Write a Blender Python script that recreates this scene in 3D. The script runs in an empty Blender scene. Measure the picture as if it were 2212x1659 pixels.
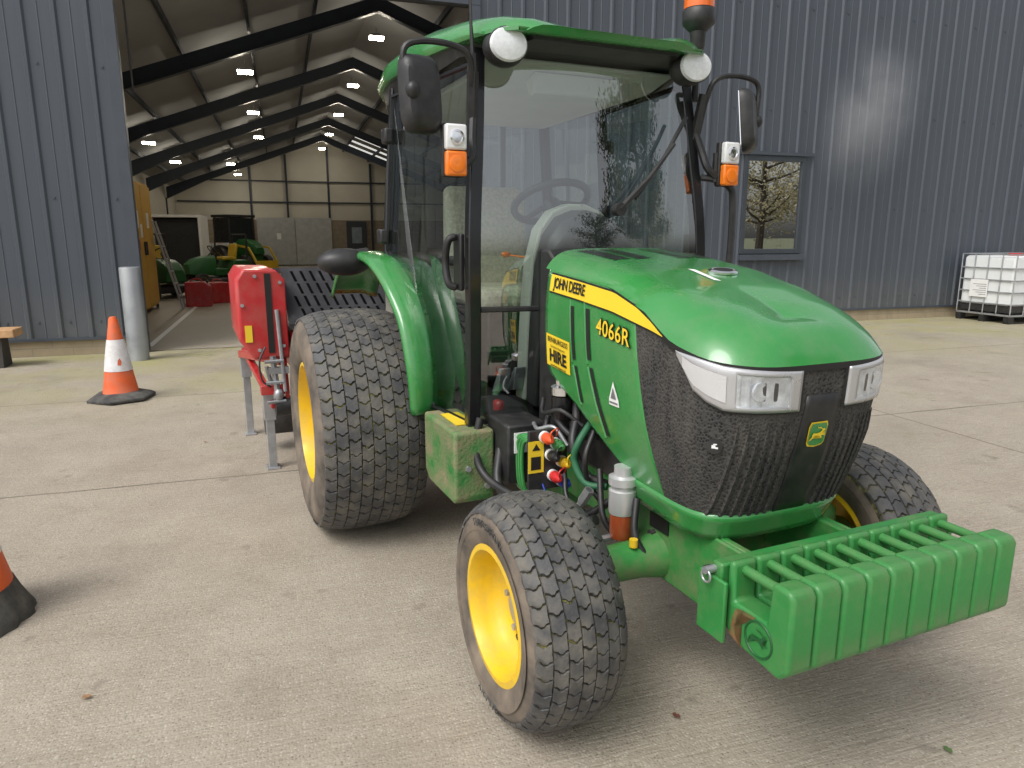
import bpy, bmesh, math, random
import numpy as np
from mathutils import Vector, Matrix
R = math.radians
random.seed(7)
scene = bpy.context.scene
COL = scene.collection

# ------------------------------------------------------------------ node helpers
def newmat(name):
    m = bpy.data.materials.new(name); m.use_nodes = True
    return m, m.node_tree, m.node_tree.nodes['Principled BSDF']
def c4(c): return (c[0], c[1], c[2], 1.0)
def setin(nt, n, k, v):
    if isinstance(v, bpy.types.NodeSocket): nt.links.new(v, n.inputs[k])
    else:
        if isinstance(v, (tuple, list)) and len(v) == 3 and n.inputs[k].type == 'RGBA': v = c4(v)
        n.inputs[k].default_value = v
def nd(nt, t, ins=None, **props):
    n = nt.nodes.new(t)
    for k, v in props.items(): setattr(n, k, v)
    for k, v in (ins or {}).items(): setin(nt, n, k, v)
    return n
def mixc(nt, f, a, b, mode='MIX'):
    n = nt.nodes.new('ShaderNodeMix'); n.data_type = 'RGBA'; n.blend_type = mode
    setin(nt, n, 0, f); setin(nt, n, 6, c4(a) if isinstance(a, tuple) else a); setin(nt, n, 7, c4(b) if isinstance(b, tuple) else b)
    return n.outputs[2]
def mth(nt, op, a, b=0.0, c=None):
    n = nt.nodes.new('ShaderNodeMath'); n.operation = op
    setin(nt, n, 0, a); setin(nt, n, 1, b)
    if c is not None: setin(nt, n, 2, c)
    return n.outputs[0]
def mrange(nt, v, a, b, lo=0.0, hi=1.0):
    n = nd(nt, 'ShaderNodeMapRange', {0: v, 1: a, 2: b, 3: lo, 4: hi}); n.clamp = True
    return n.outputs[0]
def noise(nt, vec, scale, detail=3.0, rough=.55):
    return nd(nt, 'ShaderNodeTexNoise', {'Vector': vec, 'Scale': scale, 'Detail': detail, 'Roughness': rough}).outputs[0]
def objco(nt): return nd(nt, 'ShaderNodeTexCoord').outputs['Object']

def mat(name, col, rough=.5, metal=0., var=.12, vs=5., bump=0., bs=60., dust=None, coat=0., rv=.08, dlo=.42, dhi=.72, spec=None):
    m, nt, b = newmat(name)
    co = objco(nt)
    n1 = noise(nt, co, vs, 5)
    f = mrange(nt, n1, .3, .7)
    lo = tuple(x*(1-var) for x in col); hi = tuple(min(1, x*(1+var)) for x in col)
    c = mixc(nt, f, lo, hi)
    r = mrange(nt, n1, .3, .7, max(.02, rough-rv), min(1, rough+rv))
    if dust:
        dc, amt, ds = dust
        n2 = noise(nt, co, ds, 8, .65)
        df = mrange(nt, n2, dlo, dhi, 0, amt)
        c = mixc(nt, df, c, dc)
        r = mth(nt, 'ADD', r, mth(nt, 'MULTIPLY', df, .35))
    setin(nt, b, 'Base Color', c); setin(nt, b, 'Roughness', r); b.inputs['Metallic'].default_value = metal
    if spec is not None: b.inputs['Specular IOR Level'].default_value = spec
    if coat: b.inputs['Coat Weight'].default_value = coat; b.inputs['Coat Roughness'].default_value = .08
    if bump:
        nb = noise(nt, co, bs, 4)
        bp = nd(nt, 'ShaderNodeBump', {'Strength': bump, 'Distance': .01, 'Height': nb})
        setin(nt, b, 'Normal', bp.outputs[0])
    return m
def emis(name, col, s):
    m, nt, b = newmat(name)
    b.inputs['Base Color'].default_value = c4(col)
    b.inputs['Emission Color'].default_value = c4(col); b.inputs['Emission Strength'].default_value = s
    return m
def glass(name, tint=(.75, .8, .8), base=.07, rough=0.0):
    m = bpy.data.materials.new(name); m.use_nodes = True; nt = m.node_tree; nt.nodes.clear()
    out = nd(nt, 'ShaderNodeOutputMaterial')
    lw = nd(nt, 'ShaderNodeLayerWeight', {'Blend': .5})
    p = mth(nt, 'POWER', lw.outputs['Facing'], 4.0)
    f = mth(nt, 'MULTIPLY_ADD', p, 1-base, base)
    tr = nd(nt, 'ShaderNodeBsdfTransparent', {'Color': c4(tint)})
    gl = nd(nt, 'ShaderNodeBsdfGlossy', {'Color': (1, 1, 1, 1), 'Roughness': rough})
    mx = nd(nt, 'ShaderNodeMixShader', {0: f, 1: tr.outputs[0], 2: gl.outputs[0]})
    nt.links.new(mx.outputs[0], out.inputs[0])
    return m

# ------------------------------------------------------------------ mesh helpers
def NB(): return bmesh.new()
def face(bm, vs, mi=0):
    try:
        f = bm.faces.new(vs); f.material_index = mi; return f
    except ValueError: return None
def box(bm, x0, x1, y0, y1, z0, z1, mi=0, M=None):
    P = [Vector((x, y, z)) for z in (z0, z1) for y in (y0, y1) for x in (x0, x1)]
    if M: P = [M @ p for p in P]
    v = [bm.verts.new(p) for p in P]
    for q in ((0, 2, 3, 1), (4, 5, 7, 6), (0, 1, 5, 4), (2, 6, 7, 3), (0, 4, 6, 2), (1, 3, 7, 5)): face(bm, [v[i] for i in q], mi)
def loft(bm, rings, mi=0, cap=True, closed=True):
    vr = [[bm.verts.new(p) for p in r] for r in rings]
    n = len(rings[0])
    for a, b in zip(vr[:-1], vr[1:]):
        for i in range(n if closed else n-1):
            j = (i+1) % n
            face(bm, [a[i], a[j], b[j], b[i]], mi)
    if cap: face(bm, vr[0][::-1], mi); face(bm, vr[-1], mi)
    return vr
def tube(bm, pts, r, n=8, mi=0, cap=True):
    pts = [Vector(p) for p in pts]
    rr = r if isinstance(r, (list, tuple)) else [r]*len(pts)
    rings = []; up = None
    for i, p in enumerate(pts):
        d = (pts[min(i+1, len(pts)-1)] - pts[max(i-1, 0)]).normalized()
        if up is None:
            up = Vector((0, 0, 1)) if abs(d.z) < .9 else Vector((1, 0, 0))
        s = d.cross(up).normalized(); up = s.cross(d).normalized()
        rings.append([p + (s*math.cos(k*2*math.pi/n+math.pi/n) + up*math.sin(k*2*math.pi/n+math.pi/n))*rr[min(i, len(rr)-1)] for k in range(n)])
    loft(bm, rings, mi, cap)
def curve(pts, n=8):
    P = [Vector(p) for p in pts]; P = [2*P[0]-P[1]] + P + [2*P[-1]-P[-2]]
    out = []
    for i in range(1, len(P)-2):
        for k in range(n):
            t = k/n
            out.append(.5*((2*P[i]) + (-P[i-1]+P[i+1])*t + (2*P[i-1]-5*P[i]+4*P[i+1]-P[i+2])*t*t + (-P[i-1]+3*P[i]-3*P[i+1]+P[i+2])*t**3))
    out.append(P[-2]); return out
def cyl(bm, p0, p1, r0, r1=None, n=16, mi=0): tube(bm, [p0, p1], [r0, r0 if r1 is None else r1], n, mi)
def lathe(bm, prof, n=32, axis='Z', c=(0, 0, 0), mi=0, cap=True, mis=None):
    c = Vector(c); rings = []
    for r, h in prof:
        ring = []
        for k in range(n):
            a = 2*math.pi*k/n; u, v = r*math.cos(a), r*math.sin(a)
            ring.append(c + (Vector((u, v, h)) if axis == 'Z' else Vector((u, h, v)) if axis == 'Y' else Vector((h, u, v))))
        rings.append(ring)
    vr = [[bm.verts.new(p) for p in r] for r in rings]
    for q, (a, b) in enumerate(zip(vr[:-1], vr[1:])):
        for i in range(n):
            j = (i+1) % n; face(bm, [a[i], a[j], b[j], b[i]], mis[q] if mis else mi)
    if cap: face(bm, vr[0][::-1], mis[0] if mis else mi); face(bm, vr[-1], mis[-1] if mis else mi)
def grid(bm, f, nu, nv, mi=0, skip=None):
    V = [[bm.verts.new(f(i/nu, j/nv)) for j in range(nv+1)] for i in range(nu+1)]
    for i in range(nu):
        for j in range(nv):
            if skip and skip((i+.5)/nu, (j+.5)/nv): continue
            face(bm, [V[i][j], V[i+1][j], V[i+1][j+1], V[i][j+1]], mi)
def prism(bm, pts, axis, lo, hi, mi=0, M=None):
    def mk(a, b, h):
        p = Vector((a, h, b)) if axis == 'y' else Vector((h, a, b)) if axis == 'x' else Vector((a, b, h))
        return M @ p if M else p
    loft(bm, [[mk(a, b, lo) for a, b in pts], [mk(a, b, hi) for a, b in pts]], mi)
def ellipsoid(bm, c, rx, ry, rz, n=18, m=10, mi=0, M=None):
    rings = []
    for i in range(1, m):
        t = math.pi*i/m - math.pi/2
        ring = [Vector((rx*math.cos(t)*math.cos(2*math.pi*k/n), ry*math.cos(t)*math.sin(2*math.pi*k/n), rz*math.sin(t))) for k in range(n)]
        rings.append([Vector(c) + ((M @ p) if M else p) for p in ring])
    loft(bm, rings, mi)
def torus(bm, c, Rm, r, M=None, n=32, m=8, mi=0):
    V = []
    for i in range(n):
        a = 2*math.pi*i/n
        V.append([])
        for j in range(m):
            b = 2*math.pi*j/m
            p = Vector(((Rm+r*math.cos(b))*math.cos(a), (Rm+r*math.cos(b))*math.sin(a), r*math.sin(b)))
            V[-1].append(bm.verts.new(Vector(c) + ((M @ p) if M else p)))
    for i in range(n):
        for j in range(m): face(bm, [V[i][j], V[(i+1) % n][j], V[(i+1) % n][(j+1) % m], V[i][(j+1) % m]], mi)
def obj(name, bm, mats, parent=None, smooth=40, bevel=0, solid=0, off=None, label=None, recalc=True, seg=2):
    if off: bmesh.ops.translate(bm, verts=bm.verts[:], vec=Vector(off))
    if recalc: bmesh.ops.recalc_face_normals(bm, faces=bm.faces[:])
    me = bpy.data.meshes.new(name); bm.to_mesh(me); bm.free()
    for m in (mats if isinstance(mats, (list, tuple)) else [mats]): me.materials.append(m)
    if smooth:
        me.polygons.foreach_set('use_smooth', [True]*len(me.polygons))
        try: me.set_sharp_from_angle(angle=R(smooth))
        except Exception: pass
    o = bpy.data.objects.new(name, me); COL.objects.link(o)
    if parent: o.parent = parent
    if solid:
        s = o.modifiers.new('s', 'SOLIDIFY'); s.thickness = solid; s.offset = -1
    if bevel:
        s = o.modifiers.new('b', 'BEVEL'); s.width = bevel; s.segments = seg; s.limit_method = 'ANGLE'; s.angle_limit = R(40)
    if label: o['label'] = label
    return o
def thing(name, label, cat, loc=(0, 0, 0), rz=0, group=None):
    o = bpy.data.objects.new(name, None); COL.objects.link(o)
    o.location = loc; o.rotation_euler = (0, 0, rz); o['label'] = label; o['category'] = cat
    if group: o['group'] = group
    o.empty_display_size = .2
    return o
def tag(o, label, cat, group=None, loc=None, rz=None):
    o['label'] = label; o['category'] = cat
    if group: o['group'] = group
    if loc is not None: o.location = loc
    if rz is not None: o.rotation_euler = (0, 0, rz)
    return o
def struct(o): o['kind'] = 'structure'; return o
def textbm(s, size, weight=0., space=1.0):
    cu = bpy.data.curves.new('t', 'FONT'); cu.body = s; cu.size = size; cu.align_x = 'CENTER'; cu.align_y = 'CENTER'
    cu.offset = weight; cu.space_character = space; cu.resolution_u = 4
    o = bpy.data.objects.new('t', cu); COL.objects.link(o)
    bpy.context.view_layer.update()
    me = bpy.data.meshes.new_from_object(o.evaluated_get(bpy.context.evaluated_depsgraph_get()))
    bpy.data.objects.remove(o)
    bm = bmesh.new(); bm.from_mesh(me); bpy.data.meshes.remove(me)
    return bm
def mapped(bm, f):
    for v in bm.verts: v.co = Vector(f(v.co.x, v.co.y))
    return bm
def polybm(pts, f, mi=0, bm=None):
    bm = bm or NB()
    fc = face(bm, [bm.verts.new(f(a, b)) for a, b in pts], mi)
    if fc and len(pts) > 4: bmesh.ops.triangulate(bm, faces=[fc])
    return bm
def ip(x, xs, ys): return float(np.interp(x, xs, ys))

# ------------------------------------------------------------------ materials
DUST = (.30, .26, .20)
GREEN = mat('green_paint', (.034, .235, .052), .22, var=.06, dust=(DUST, .12, 14), coat=.7)
GREEN2 = mat('green_dirty', (.032, .215, .045), .42, var=.12, dust=((.22, .19, .11), .7, 9), bump=.15, bs=50)
GREENT = mat('green_grass_caked', (.030, .19, .040), .5, var=.12, dust=((.23, .195, .11), 1.0, 6), bump=.5, bs=70, dlo=.36, dhi=.62)
GREENW = mat('green_cast_weight', (.030, .205, .047), .34, var=.10, bump=.12, bs=45, dust=((.25, .2, .12), .28, 11))
YEL = mat('yellow_paint', (.78, .50, .012), .38, var=.06, dust=((.35, .27, .12), .5, 10))
YSTK = mat('yellow_sticker', (.82, .58, .03), .4, var=.02)
BLK = mat('black_plastic', (.016, .016, .017), .45, var=.2, dust=((.2, .18, .15), .10, 20))
BLKG = mat('black_gloss', (.012, .012, .013), .22, var=.1)
INK = mat('black_ink', (.012, .012, .012), .5, var=0)
WHT = mat('white_label', (.78, .78, .76), .5, var=.04)
RUB = mat('tyre_rubber', (.064, .064, .066), .58, var=.3, vs=12, dust=((.20, .18, .14), .7, 11), bump=.2, bs=90)
RUBS = mat('tyre_sidewall', (.085, .072, .060), .75, var=.2, vs=7, dust=((.27, .215, .16), .85, 7), bump=.1, dlo=.36)
DIRT = mat('grass_packed_groove', (.030, .028, .018), .9, var=.5, vs=60, dust=((.24, .23, .06), .85, 30), dlo=.48, dhi=.66)
SILV = mat('silver_bezel', (.54, .54, .55), .28, metal=.55, var=.05, dust=((.4, .38, .34), .12, 14))
STEEL = mat('galvanised_steel', (.42, .43, .44), .45, metal=.7, var=.18, vs=12)
DSTEEL = mat('dark_steel', (.05, .05, .052), .5, metal=.5, var=.3, vs=12, dust=((.2, .17, .12), .3, 14))
CHR = mat('chrome', (.85, .86, .88), .12, metal=1., var=.03)
REFL = mat('lamp_reflector', (.66, .68, .71), .10, metal=.45, var=.30, vs=30, coat=.5)
LENS = glass('lamp_lens', (.97, .99, 1.), .12)
GLS = glass('cab_glass', (.74, .82, .80), .10)
GLW2 = glass('screen_glass', (.72, .80, .78), .19)
ORN = mat('orange_lens', (.85, .20, .01), .2, var=.06, coat=.5)
CLR = mat('clear_lens', (.75, .75, .74), .15, var=.06, coat=.5)
BEIGE = mat('beige_trim', (.50, .49, .42), .55, var=.06)
SEATM = mat('seat_fabric', (.46, .42, .32), .9, var=.25, vs=60, bump=.3, bs=150)
LINER = mat('headliner', (.70, .69, .64), .8, var=.05)
RED = mat('red_paint', (.46, .016, .02), .36, var=.08, dust=((.3, .2, .15), .28, 9), coat=.3)
PERF = mat('perforated_plate', (.036, .036, .040), .75, var=.2, dust=((.15, .15, .15), .25, 8), spec=.15)
ORANGE_C = mat('orange_cone', (.75, .12, .025), .55, var=.12, dust=((.3, .2, .15), .5, 9))
WHITE_C = mat('white_sleeve', (.74, .74, .74), .45, var=.06, dust=((.35, .28, .22), .6, 8))
RUBB = mat('rubber_base', (.05, .05, .05), .85, var=.3, dust=((.2, .19, .16), .65, 9), bump=.2)
TIMB = mat('timber', (.50, .30, .15), .7, var=.25, vs=9)
WOODB = mat('dark_leg', (.05, .045, .04), .8)

def grille_mat():
    m, nt, b = newmat('grille_mesh')
    co = objco(nt)
    v = nd(nt, 'ShaderNodeTexVoronoi', {'Vector': co, 'Scale': 120.}).outputs['Distance']
    f = mrange(nt, v, .25, .5)
    mp = nd(nt, 'ShaderNodeMapping', {'Vector': co, 'Scale': (9., 9., 2.5)}).outputs[0]
    d = mrange(nt, noise(nt, mp, 1.4, 8, .7), .35, .75, 0, .7)
    c = mixc(nt, f, (.006, .006, .006), (.048, .047, .046))
    c = mixc(nt, d, c, (.12, .11, .095))
    setin(nt, b, 'Base Color', c); b.inputs['Roughness'].default_value = .8
    b.inputs['Specular IOR Level'].default_value = .25
    bp = nd(nt, 'ShaderNodeBump', {'Strength': .7, 'Distance': .004, 'Height': v}); setin(nt, b, 'Normal', bp.outputs[0])
    return m
GRILL = grille_mat()

def clad_mat():
    m, nt, b = newmat('slate_cladding')
    co = objco(nt)
    mp = nd(nt, 'ShaderNodeMapping', {'Vector': co, 'Scale': (6., 6., .35)}).outputs[0]
    st = mrange(nt, noise(nt, mp, 1.5, 5, .6), .3, .75)
    bl = mrange(nt, noise(nt, co, .5, 4), .3, .7)
    c = mixc(nt, st, (.058, .069, .086), (.069, .081, .099))
    c = mixc(nt, mth(nt, 'MULTIPLY', bl, .2), c, (.082, .093, .11))
    sep = nd(nt, 'ShaderNodeSeparateXYZ', {0: co}).outputs
    low = mrange(nt, sep[2], .2, .9, .45, 0)
    c = mixc(nt, mth(nt, 'MULTIPLY', low, noise(nt, co, 4, 6)), c, (.20, .19, .16))
    setin(nt, b, 'Base Color', c); b.inputs['Roughness'].default_value = .42
    return m
CLAD = clad_mat()
def block_mat(name, c1, c2, mortar, sx, sz):
    m, nt, b = newmat(name)
    co = objco(nt)
    sep = nd(nt, 'ShaderNodeSeparateXYZ', {0: co}).outputs
    cb = nd(nt, 'ShaderNodeCombineXYZ', {0: mth(nt, 'ADD', sep[0], sep[1]), 1: sep[2]}).outputs[0]
    br = nd(nt, 'ShaderNodeTexBrick', {'Vector': cb, 'Color1': c4(c1), 'Color2': c4(c2), 'Mortar': c4(mortar), 'Scale': 1., 'Mortar Size': .006, 'Brick Width': sx, 'Row Height': sz})
    n = mrange(nt, noise(nt, co, 6, 7), .35, .7, 0, .45)
    c = mixc(nt, n, br.outputs[0], tuple(x*.55 for x in c1))
    setin(nt, b, 'Base Color', c); b.inputs['Roughness'].default_value = .85
    return m
PLINTH = block_mat('plinth_block', (.38, .31, .21), (.34, .275, .185), (.26, .23, .17), .44, .1)
BLOCKW = block_mat('interior_blockwork', (.36, .30, .22), (.33, .27, .20), (.2, .18, .14), .44, .22)
CREAM = mat('cream_lining', (.60, .57, .49), .7, var=.08, vs=.8)
ROOFI = mat('roof_underside', (.37, .375, .38), .8, var=.14, vs=.6)
BEAM = mat('navy_steel', (.026, .036, .056), .5, var=.15)
TRIM = mat('slate_trim', (.058, .069, .086), .4, var=.06)
TRIMD = mat('dark_slate_trim', (.042, .05, .06), .4, var=.06)

def concrete(name, floor=False):
    m, nt, b = newmat(name)
    co = objco(nt); sep = nd(nt, 'ShaderNodeSeparateXYZ', {0: co}).outputs
    big = mrange(nt, noise(nt, co, .45, 6, .6), .32, .68)
    mid = mrange(nt, noise(nt, co, 2.6, 9, .72), .34, .68)
    fine = noise(nt, co, 55, 5, .7)
    br = nd(nt, 'ShaderNodeMapping', {'Vector': co, 'Scale': (4., 75., 1.), 'Rotation': (0, 0, R(12))}).outputs[0]
    brush = mrange(nt, noise(nt, br, 1.2, 4), .35, .68)
    c = mixc(nt, mid, (.285, .240, .180), (.445, .392, .312))
    c = mixc(nt, mth(nt, 'MULTIPLY', big, .6), c, (.31, .268, .21))
    c = mixc(nt, mth(nt, 'MULTIPLY', brush, .42), c, (.49, .44, .36))
    sp = nd(nt, 'ShaderNodeTexVoronoi', {'Vector': co, 'Scale': 105.}); vd = sp.outputs['Distance']; vcol = sp.outputs['Color']
    rnd = nd(nt, 'ShaderNodeSeparateColor', {0: vcol}).outputs[0]
    peb = mth(nt, 'MULTIPLY', mrange(nt, vd, .45, .25), mrange(nt, rnd, .6, .75))
    c = mixc(nt, mth(nt, 'MULTIPLY', peb, .6), c, (.60, .55, .47))
    pit = mth(nt, 'MULTIPLY', mrange(nt, vd, .4, .2), mrange(nt, rnd, .32, .2))
    c = mixc(nt, mth(nt, 'MULTIPLY', pit, .7), c, (.11, .092, .07))
    c = mixc(nt, mrange(nt, fine, .3, .75, 0, .42), c, (.21, .18, .142))
    if not floor:
        J = None
        wob = mth(nt, 'MULTIPLY', mth(nt, 'SUBTRACT', noise(nt, co, 3, 5), .5), .03)
        for ax, p in ((1, 4.5), (1, 7.08), (0, 4.75), (0, 11.1), (0, -9.9)):
            dd = mth(nt, 'ABSOLUTE', mth(nt, 'SUBTRACT', mth(nt, 'ADD', sep[ax], wob), p))
            g = mrange(nt, dd, .003, .014, 1, 0)
            J = g if J is None else mth(nt, 'MAXIMUM', J, g)
        jn = mrange(nt, noise(nt, co, 1.7, 5), .3, .6, .4, .85)
        c = mixc(nt, mth(nt, 'MULTIPLY', J, jn), c, (.075, .068, .045))
        near = mrange(nt, sep[1], 5.8, 9.4, 0, 1)
        pn = mrange(nt, noise(nt, co, .9, 7, .62), .36, .64)
        al = mth(nt, 'MULTIPLY', mth(nt, 'MULTIPLY', near, pn), .85)
        c = mixc(nt, al, c, (.32, .30, .115))
        p2 = mth(nt, 'MULTIPLY', mrange(nt, noise(nt, co, 1.3, 8, .7), .60, .72), .6)
        c = mixc(nt, mth(nt, 'MULTIPLY', p2, mrange(nt, sep[1], 1.5, 5)), c, (.17, .17, .07))
        p3 = mth(nt, 'MULTIPLY', mrange(nt, noise(nt, co, .8, 6, .6), .52, .72), .5)
        c = mixc(nt, p3, c, (.20, .17, .132))
        drip = mth(nt, 'MULTIPLY', mrange(nt, noise(nt, co, 5.5, 3, .5), .66, .72), .4)
        c = mixc(nt, drip, c, (.14, .12, .095))
    setin(nt, b, 'Base Color', c)
    setin(nt, b, 'Roughness', mrange(nt, mid, 0, 1, .62 if not floor else .4, .85 if not floor else .6))
    bp = nd(nt, 'ShaderNodeBump', {'Strength': .5, 'Distance': .007, 'Height': mth(nt, 'ADD', mth(nt, 'ADD', fine, mth(nt, 'MULTIPLY', brush, .5)), mth(nt, 'MULTIPLY', vd, .5))}); setin(nt, b, 'Normal', bp.outputs[0])
    return m
CONC = concrete('yard_concrete'); FLOORM = concrete('floor_concrete', True)
GRASS = mat('field_grass', (.13, .14, .07), .9, var=.3, vs=.5)
LEAF = mat('leaf_green', (.055, .075, .028), .7, var=.4, vs=1.)
LEAFG = mat('leaf_gold', (.40, .36, .20), .7, var=.4, vs=1.)
BARK = mat('bark', (.08, .065, .05), .9, var=.3)

# ------------------------------------------------------------------ camera, world, sun
cam = bpy.data.cameras.new('Camera'); cam.sensor_width = 36; cam.lens = 36*1534/2212; cam.clip_end = 2000; cam.clip_start = .05
camo = bpy.data.objects.new('Camera', cam); COL.objects.link(camo); camo.location = (0, 0, 1.45); camo.rotation_euler = (R(90-11.75), 0, 0)
scene.camera = camo
scene.view_settings.view_transform = 'Standard'
w = bpy.data.worlds.new('World'); scene.world = w; w.use_nodes = True
nt = w.node_tree; bg = nt.nodes['Background']
sky = nd(nt, 'ShaderNodeTexSky'); sky.sky_type = 'NISHITA'; sky.sun_disc = False
sd = Vector((-.40, -.45, .80)).normalized()
sky.sun_elevation = math.asin(sd.z); sky.sun_rotation = math.atan2(sd.x, sd.y) % (2*math.pi)
sky.air_density = 1.; sky.dust_density = 4.; sky.ozone_density = 1.
hs = nd(nt, 'ShaderNodeHueSaturation', {'Saturation': .22, 'Value': 1.35, 'Color': sky.outputs[0]})
nt.links.new(hs.outputs[0], bg.inputs[0]); bg.inputs[1].default_value = .15
sl = bpy.data.lights.new('sun', 'SUN'); sl.energy = 1.4; sl.angle = R(30); sl.color = (1, .98, .94)
so = bpy.data.objects.new('sun', sl); COL.objects.link(so); so.location = (-4, -5, 9); so.rotation_euler = (-sd).to_track_quat('-Z', 'Y').to_euler()

# ------------------------------------------------------------------ ground
BR = R(17.8)
Wv = Vector((math.cos(BR), math.sin(BR), 0)); Dv = Vector((-math.sin(BR), math.cos(BR), 0))
def B(s, d, z=0): return Wv*s + Dv*d + Vector((0, 0, z))
bm = NB(); face(bm, [bm.verts.new(p) for p in ((-400, -400, 0), (400, -400, 0), (400, 400, 0), (-400, 400, 0))])
o = struct(obj('ground', bm, CONC, smooth=0)); o.rotation_euler = (0, 0, BR)
bm = NB(); face(bm, [bm.verts.new(p) for p in ((-400, -400, .004), (400, -400, .004), (400, -14, .004), (-400, -14, .004))])
o = struct(obj('field', bm, GRASS, smooth=0)); o.rotation_euler = (0, 0, BR)
bm = NB(); face(bm, [bm.verts.new(p) for p in ((-4.6, 10.05, .006), (8.8, 10.05, .006), (8.8, 38, .006), (-4.6, 38, .006))])
o = struct(obj('floor', bm, FLOORM, smooth=0)); o.rotation_euler = (0, 0, BR)
bm = NB(); face(bm, [bm.verts.new(p) for p in ((-1.78, 10.4, .011), (-1.70, 10.4, .011), (-1.70, 30, .011), (-1.78, 30, .011))])
o = struct(obj('floor_marking', bm, WHT, smooth=0)); o.rotation_euler = (0, 0, BR)

# ------------------------------------------------------------------ barn
WD = 9.98; RS = 2.1; OFF = (-RS, -WD, 0)
OPL, OPR, OPT = -1.67, 2.62, 4.46
WN = (7.03, 8.2, 1.17, 2.70)
barn = thing('barn', 'slate blue corrugated barn with a wide open doorway and dark steel roof beams inside', 'barn', B(RS, WD), BR)
def bobj(name, bm, mats, parent=barn, **k): return obj(name, bm, mats, parent, off=OFF, **k)
bm = NB()
prof = []
for k in range(-19, 55):
    s0 = k*.333
    prof += [(s0, 0), (s0+.022, .026), (s0+.052, .026), (s0+.074, 0), (s0+.195, 0), (s0+.205, .006), (s0+.215, 0)]
br_ = [OPL, OPR, WN[0], WN[1]]
xs = [p[0] for p in prof]; ds = [p[1] for p in prof]
allp = sorted(prof + [(b, ip(b, xs, ds)) for b in br_])
TOP = 7.0
for (sa, da), (sb, db) in zip(allp[:-1], allp[1:]):
    m = (sa+sb)/2
    iv = [(OPT, TOP)] if OPL < m < OPR else ([(.22, WN[2]), (WN[3], TOP)] if WN[0] < m < WN[1] else [(.22, TOP)])
    for za, zb in iv:
        face(bm, [bm.verts.new(p) for p in ((sa, WD-da, za), (sb, WD-db, za), (sb, WD-db, zb), (sa, WD-da, zb))])
for k in range(-19, 54):
    for z in (.42, 1.9, 3.4, 4.9):
        s = k*.333+.14
        if OPL-.1 < s < OPR+.1 and z < OPT: continue
        if WN[0]-.1 < s < WN[1]+.1 and WN[2]-.1 < z < WN[3]+.1: continue
        if k % 2 == 0 or z < 1: box(bm, s-.012, s+.012, WD-.012, WD, z-.012, z+.012)
bobj('front_wall', bm, CLAD, smooth=0, recalc=False)
bm = NB()
IL_, IR_ = OPL-.14, OPR+.14
for sa, sb, za, zb in ((-6.3, IL_, 0, TOP), (IL_, IR_, OPT+.1, TOP), (IR_, WN[0], 0, TOP), (WN[0], WN[1], 0, WN[2]), (WN[0], WN[1], WN[3], TOP), (WN[1], 18.2, 0, TOP)):
    box(bm, sa, sb, WD+.06, WD+.22, za, zb)
bobj('wall_lining', bm, CREAM, smooth=0)
for sa, sb in ((-6.3, OPL-.02), (OPR+.02, 18.2)):
    bm = NB(); box(bm, sa, sb, WD+.005, WD+.058, 0, .215); bobj('plinth', bm, PLINTH, smooth=0)
for sa, sb in ((-6.3, OPL-.165), (OPR+.165, 18.2)):
    bm = NB(); box(bm, sa, sb, WD-.035, WD-.004, .19, .225); bobj('drip_flashing', bm, TRIM, smooth=0)
bm = NB()
box(bm, OPL-.13, OPL+.004, WD-.045, WD+.07, .02, OPT+.0); box(bm, OPR-.004, OPR+.13, WD-.045, WD+.07, .02, OPT)
box(bm, OPL-.13, OPR+.13, WD-.045, WD+.07, OPT+.002, OPT+.16)
bobj('doorway_trim', bm, TRIM, smooth=0, bevel=.004)
bm = NB(); cyl(bm, (OPL-.1, WD+.5, OPT+.32), (OPR+.1, WD+.5, OPT+.32), .2, n=20)
box(bm, OPL-.13, OPL-.05, WD+.225, WD+.35, 0, OPT); box(bm, OPR+.05, OPR+.13, WD+.225, WD+.35, 0, OPT)
bobj('rolled_shutter', bm, TRIMD, smooth=40)
bm = NB(); tube(bm, [(OPL+.06, WD+.3, OPT+.2), (OPL+.07, WD+.3, 3.2)], .012, 6)
bobj('shutter_chain', bm, DSTEEL)
for x0 in (-4.75, 8.8):
    bm = NB(); box(bm, x0, x0+.15, WD+.23, 38.2, 0, 2.2, 1); box(bm, x0, x0+.15, WD+.23, 38.2, 2.203, 3.9, 0)
    bobj('side_wall', bm, [CREAM, BLOCKW], smooth=0)
bm = NB(); box(bm, -4.595, 8.795, 38, 38.15, 0, 2.25, 1); prism(bm, [(-4.595, 2.253), (8.795, 2.253), (8.795, 3.75), (RS, 6.18), (-4.595, 3.75)], 'y', 38, 38.15, 0)
bobj('end_wall', bm, [CREAM, BLOCKW], smooth=0)
SLP = .365
def zr(s, z0=6.15): return z0 - abs(s-RS)*SLP
for sg in (-1, 1):
    bm = NB(); e = RS+sg*7.0
    prism(bm, [(RS, zr(RS)), (e, zr(e)), (e, zr(e)+.1), (RS, zr(RS)+.1)], 'y', WD+.23, 38.3)
    bobj('roof', bm, ROOFI, smooth=0)
    for q in range(1, 6):
        s = RS+sg*q*1.2
        bm = NB(); box(bm, s-.025, s+.025, WD+.24, 38, zr(s)-.13, zr(s)-.012)
        bobj('purlin', bm, BEAM, smooth=0)
FD = [15, 20, 25, 30, 35]
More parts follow.
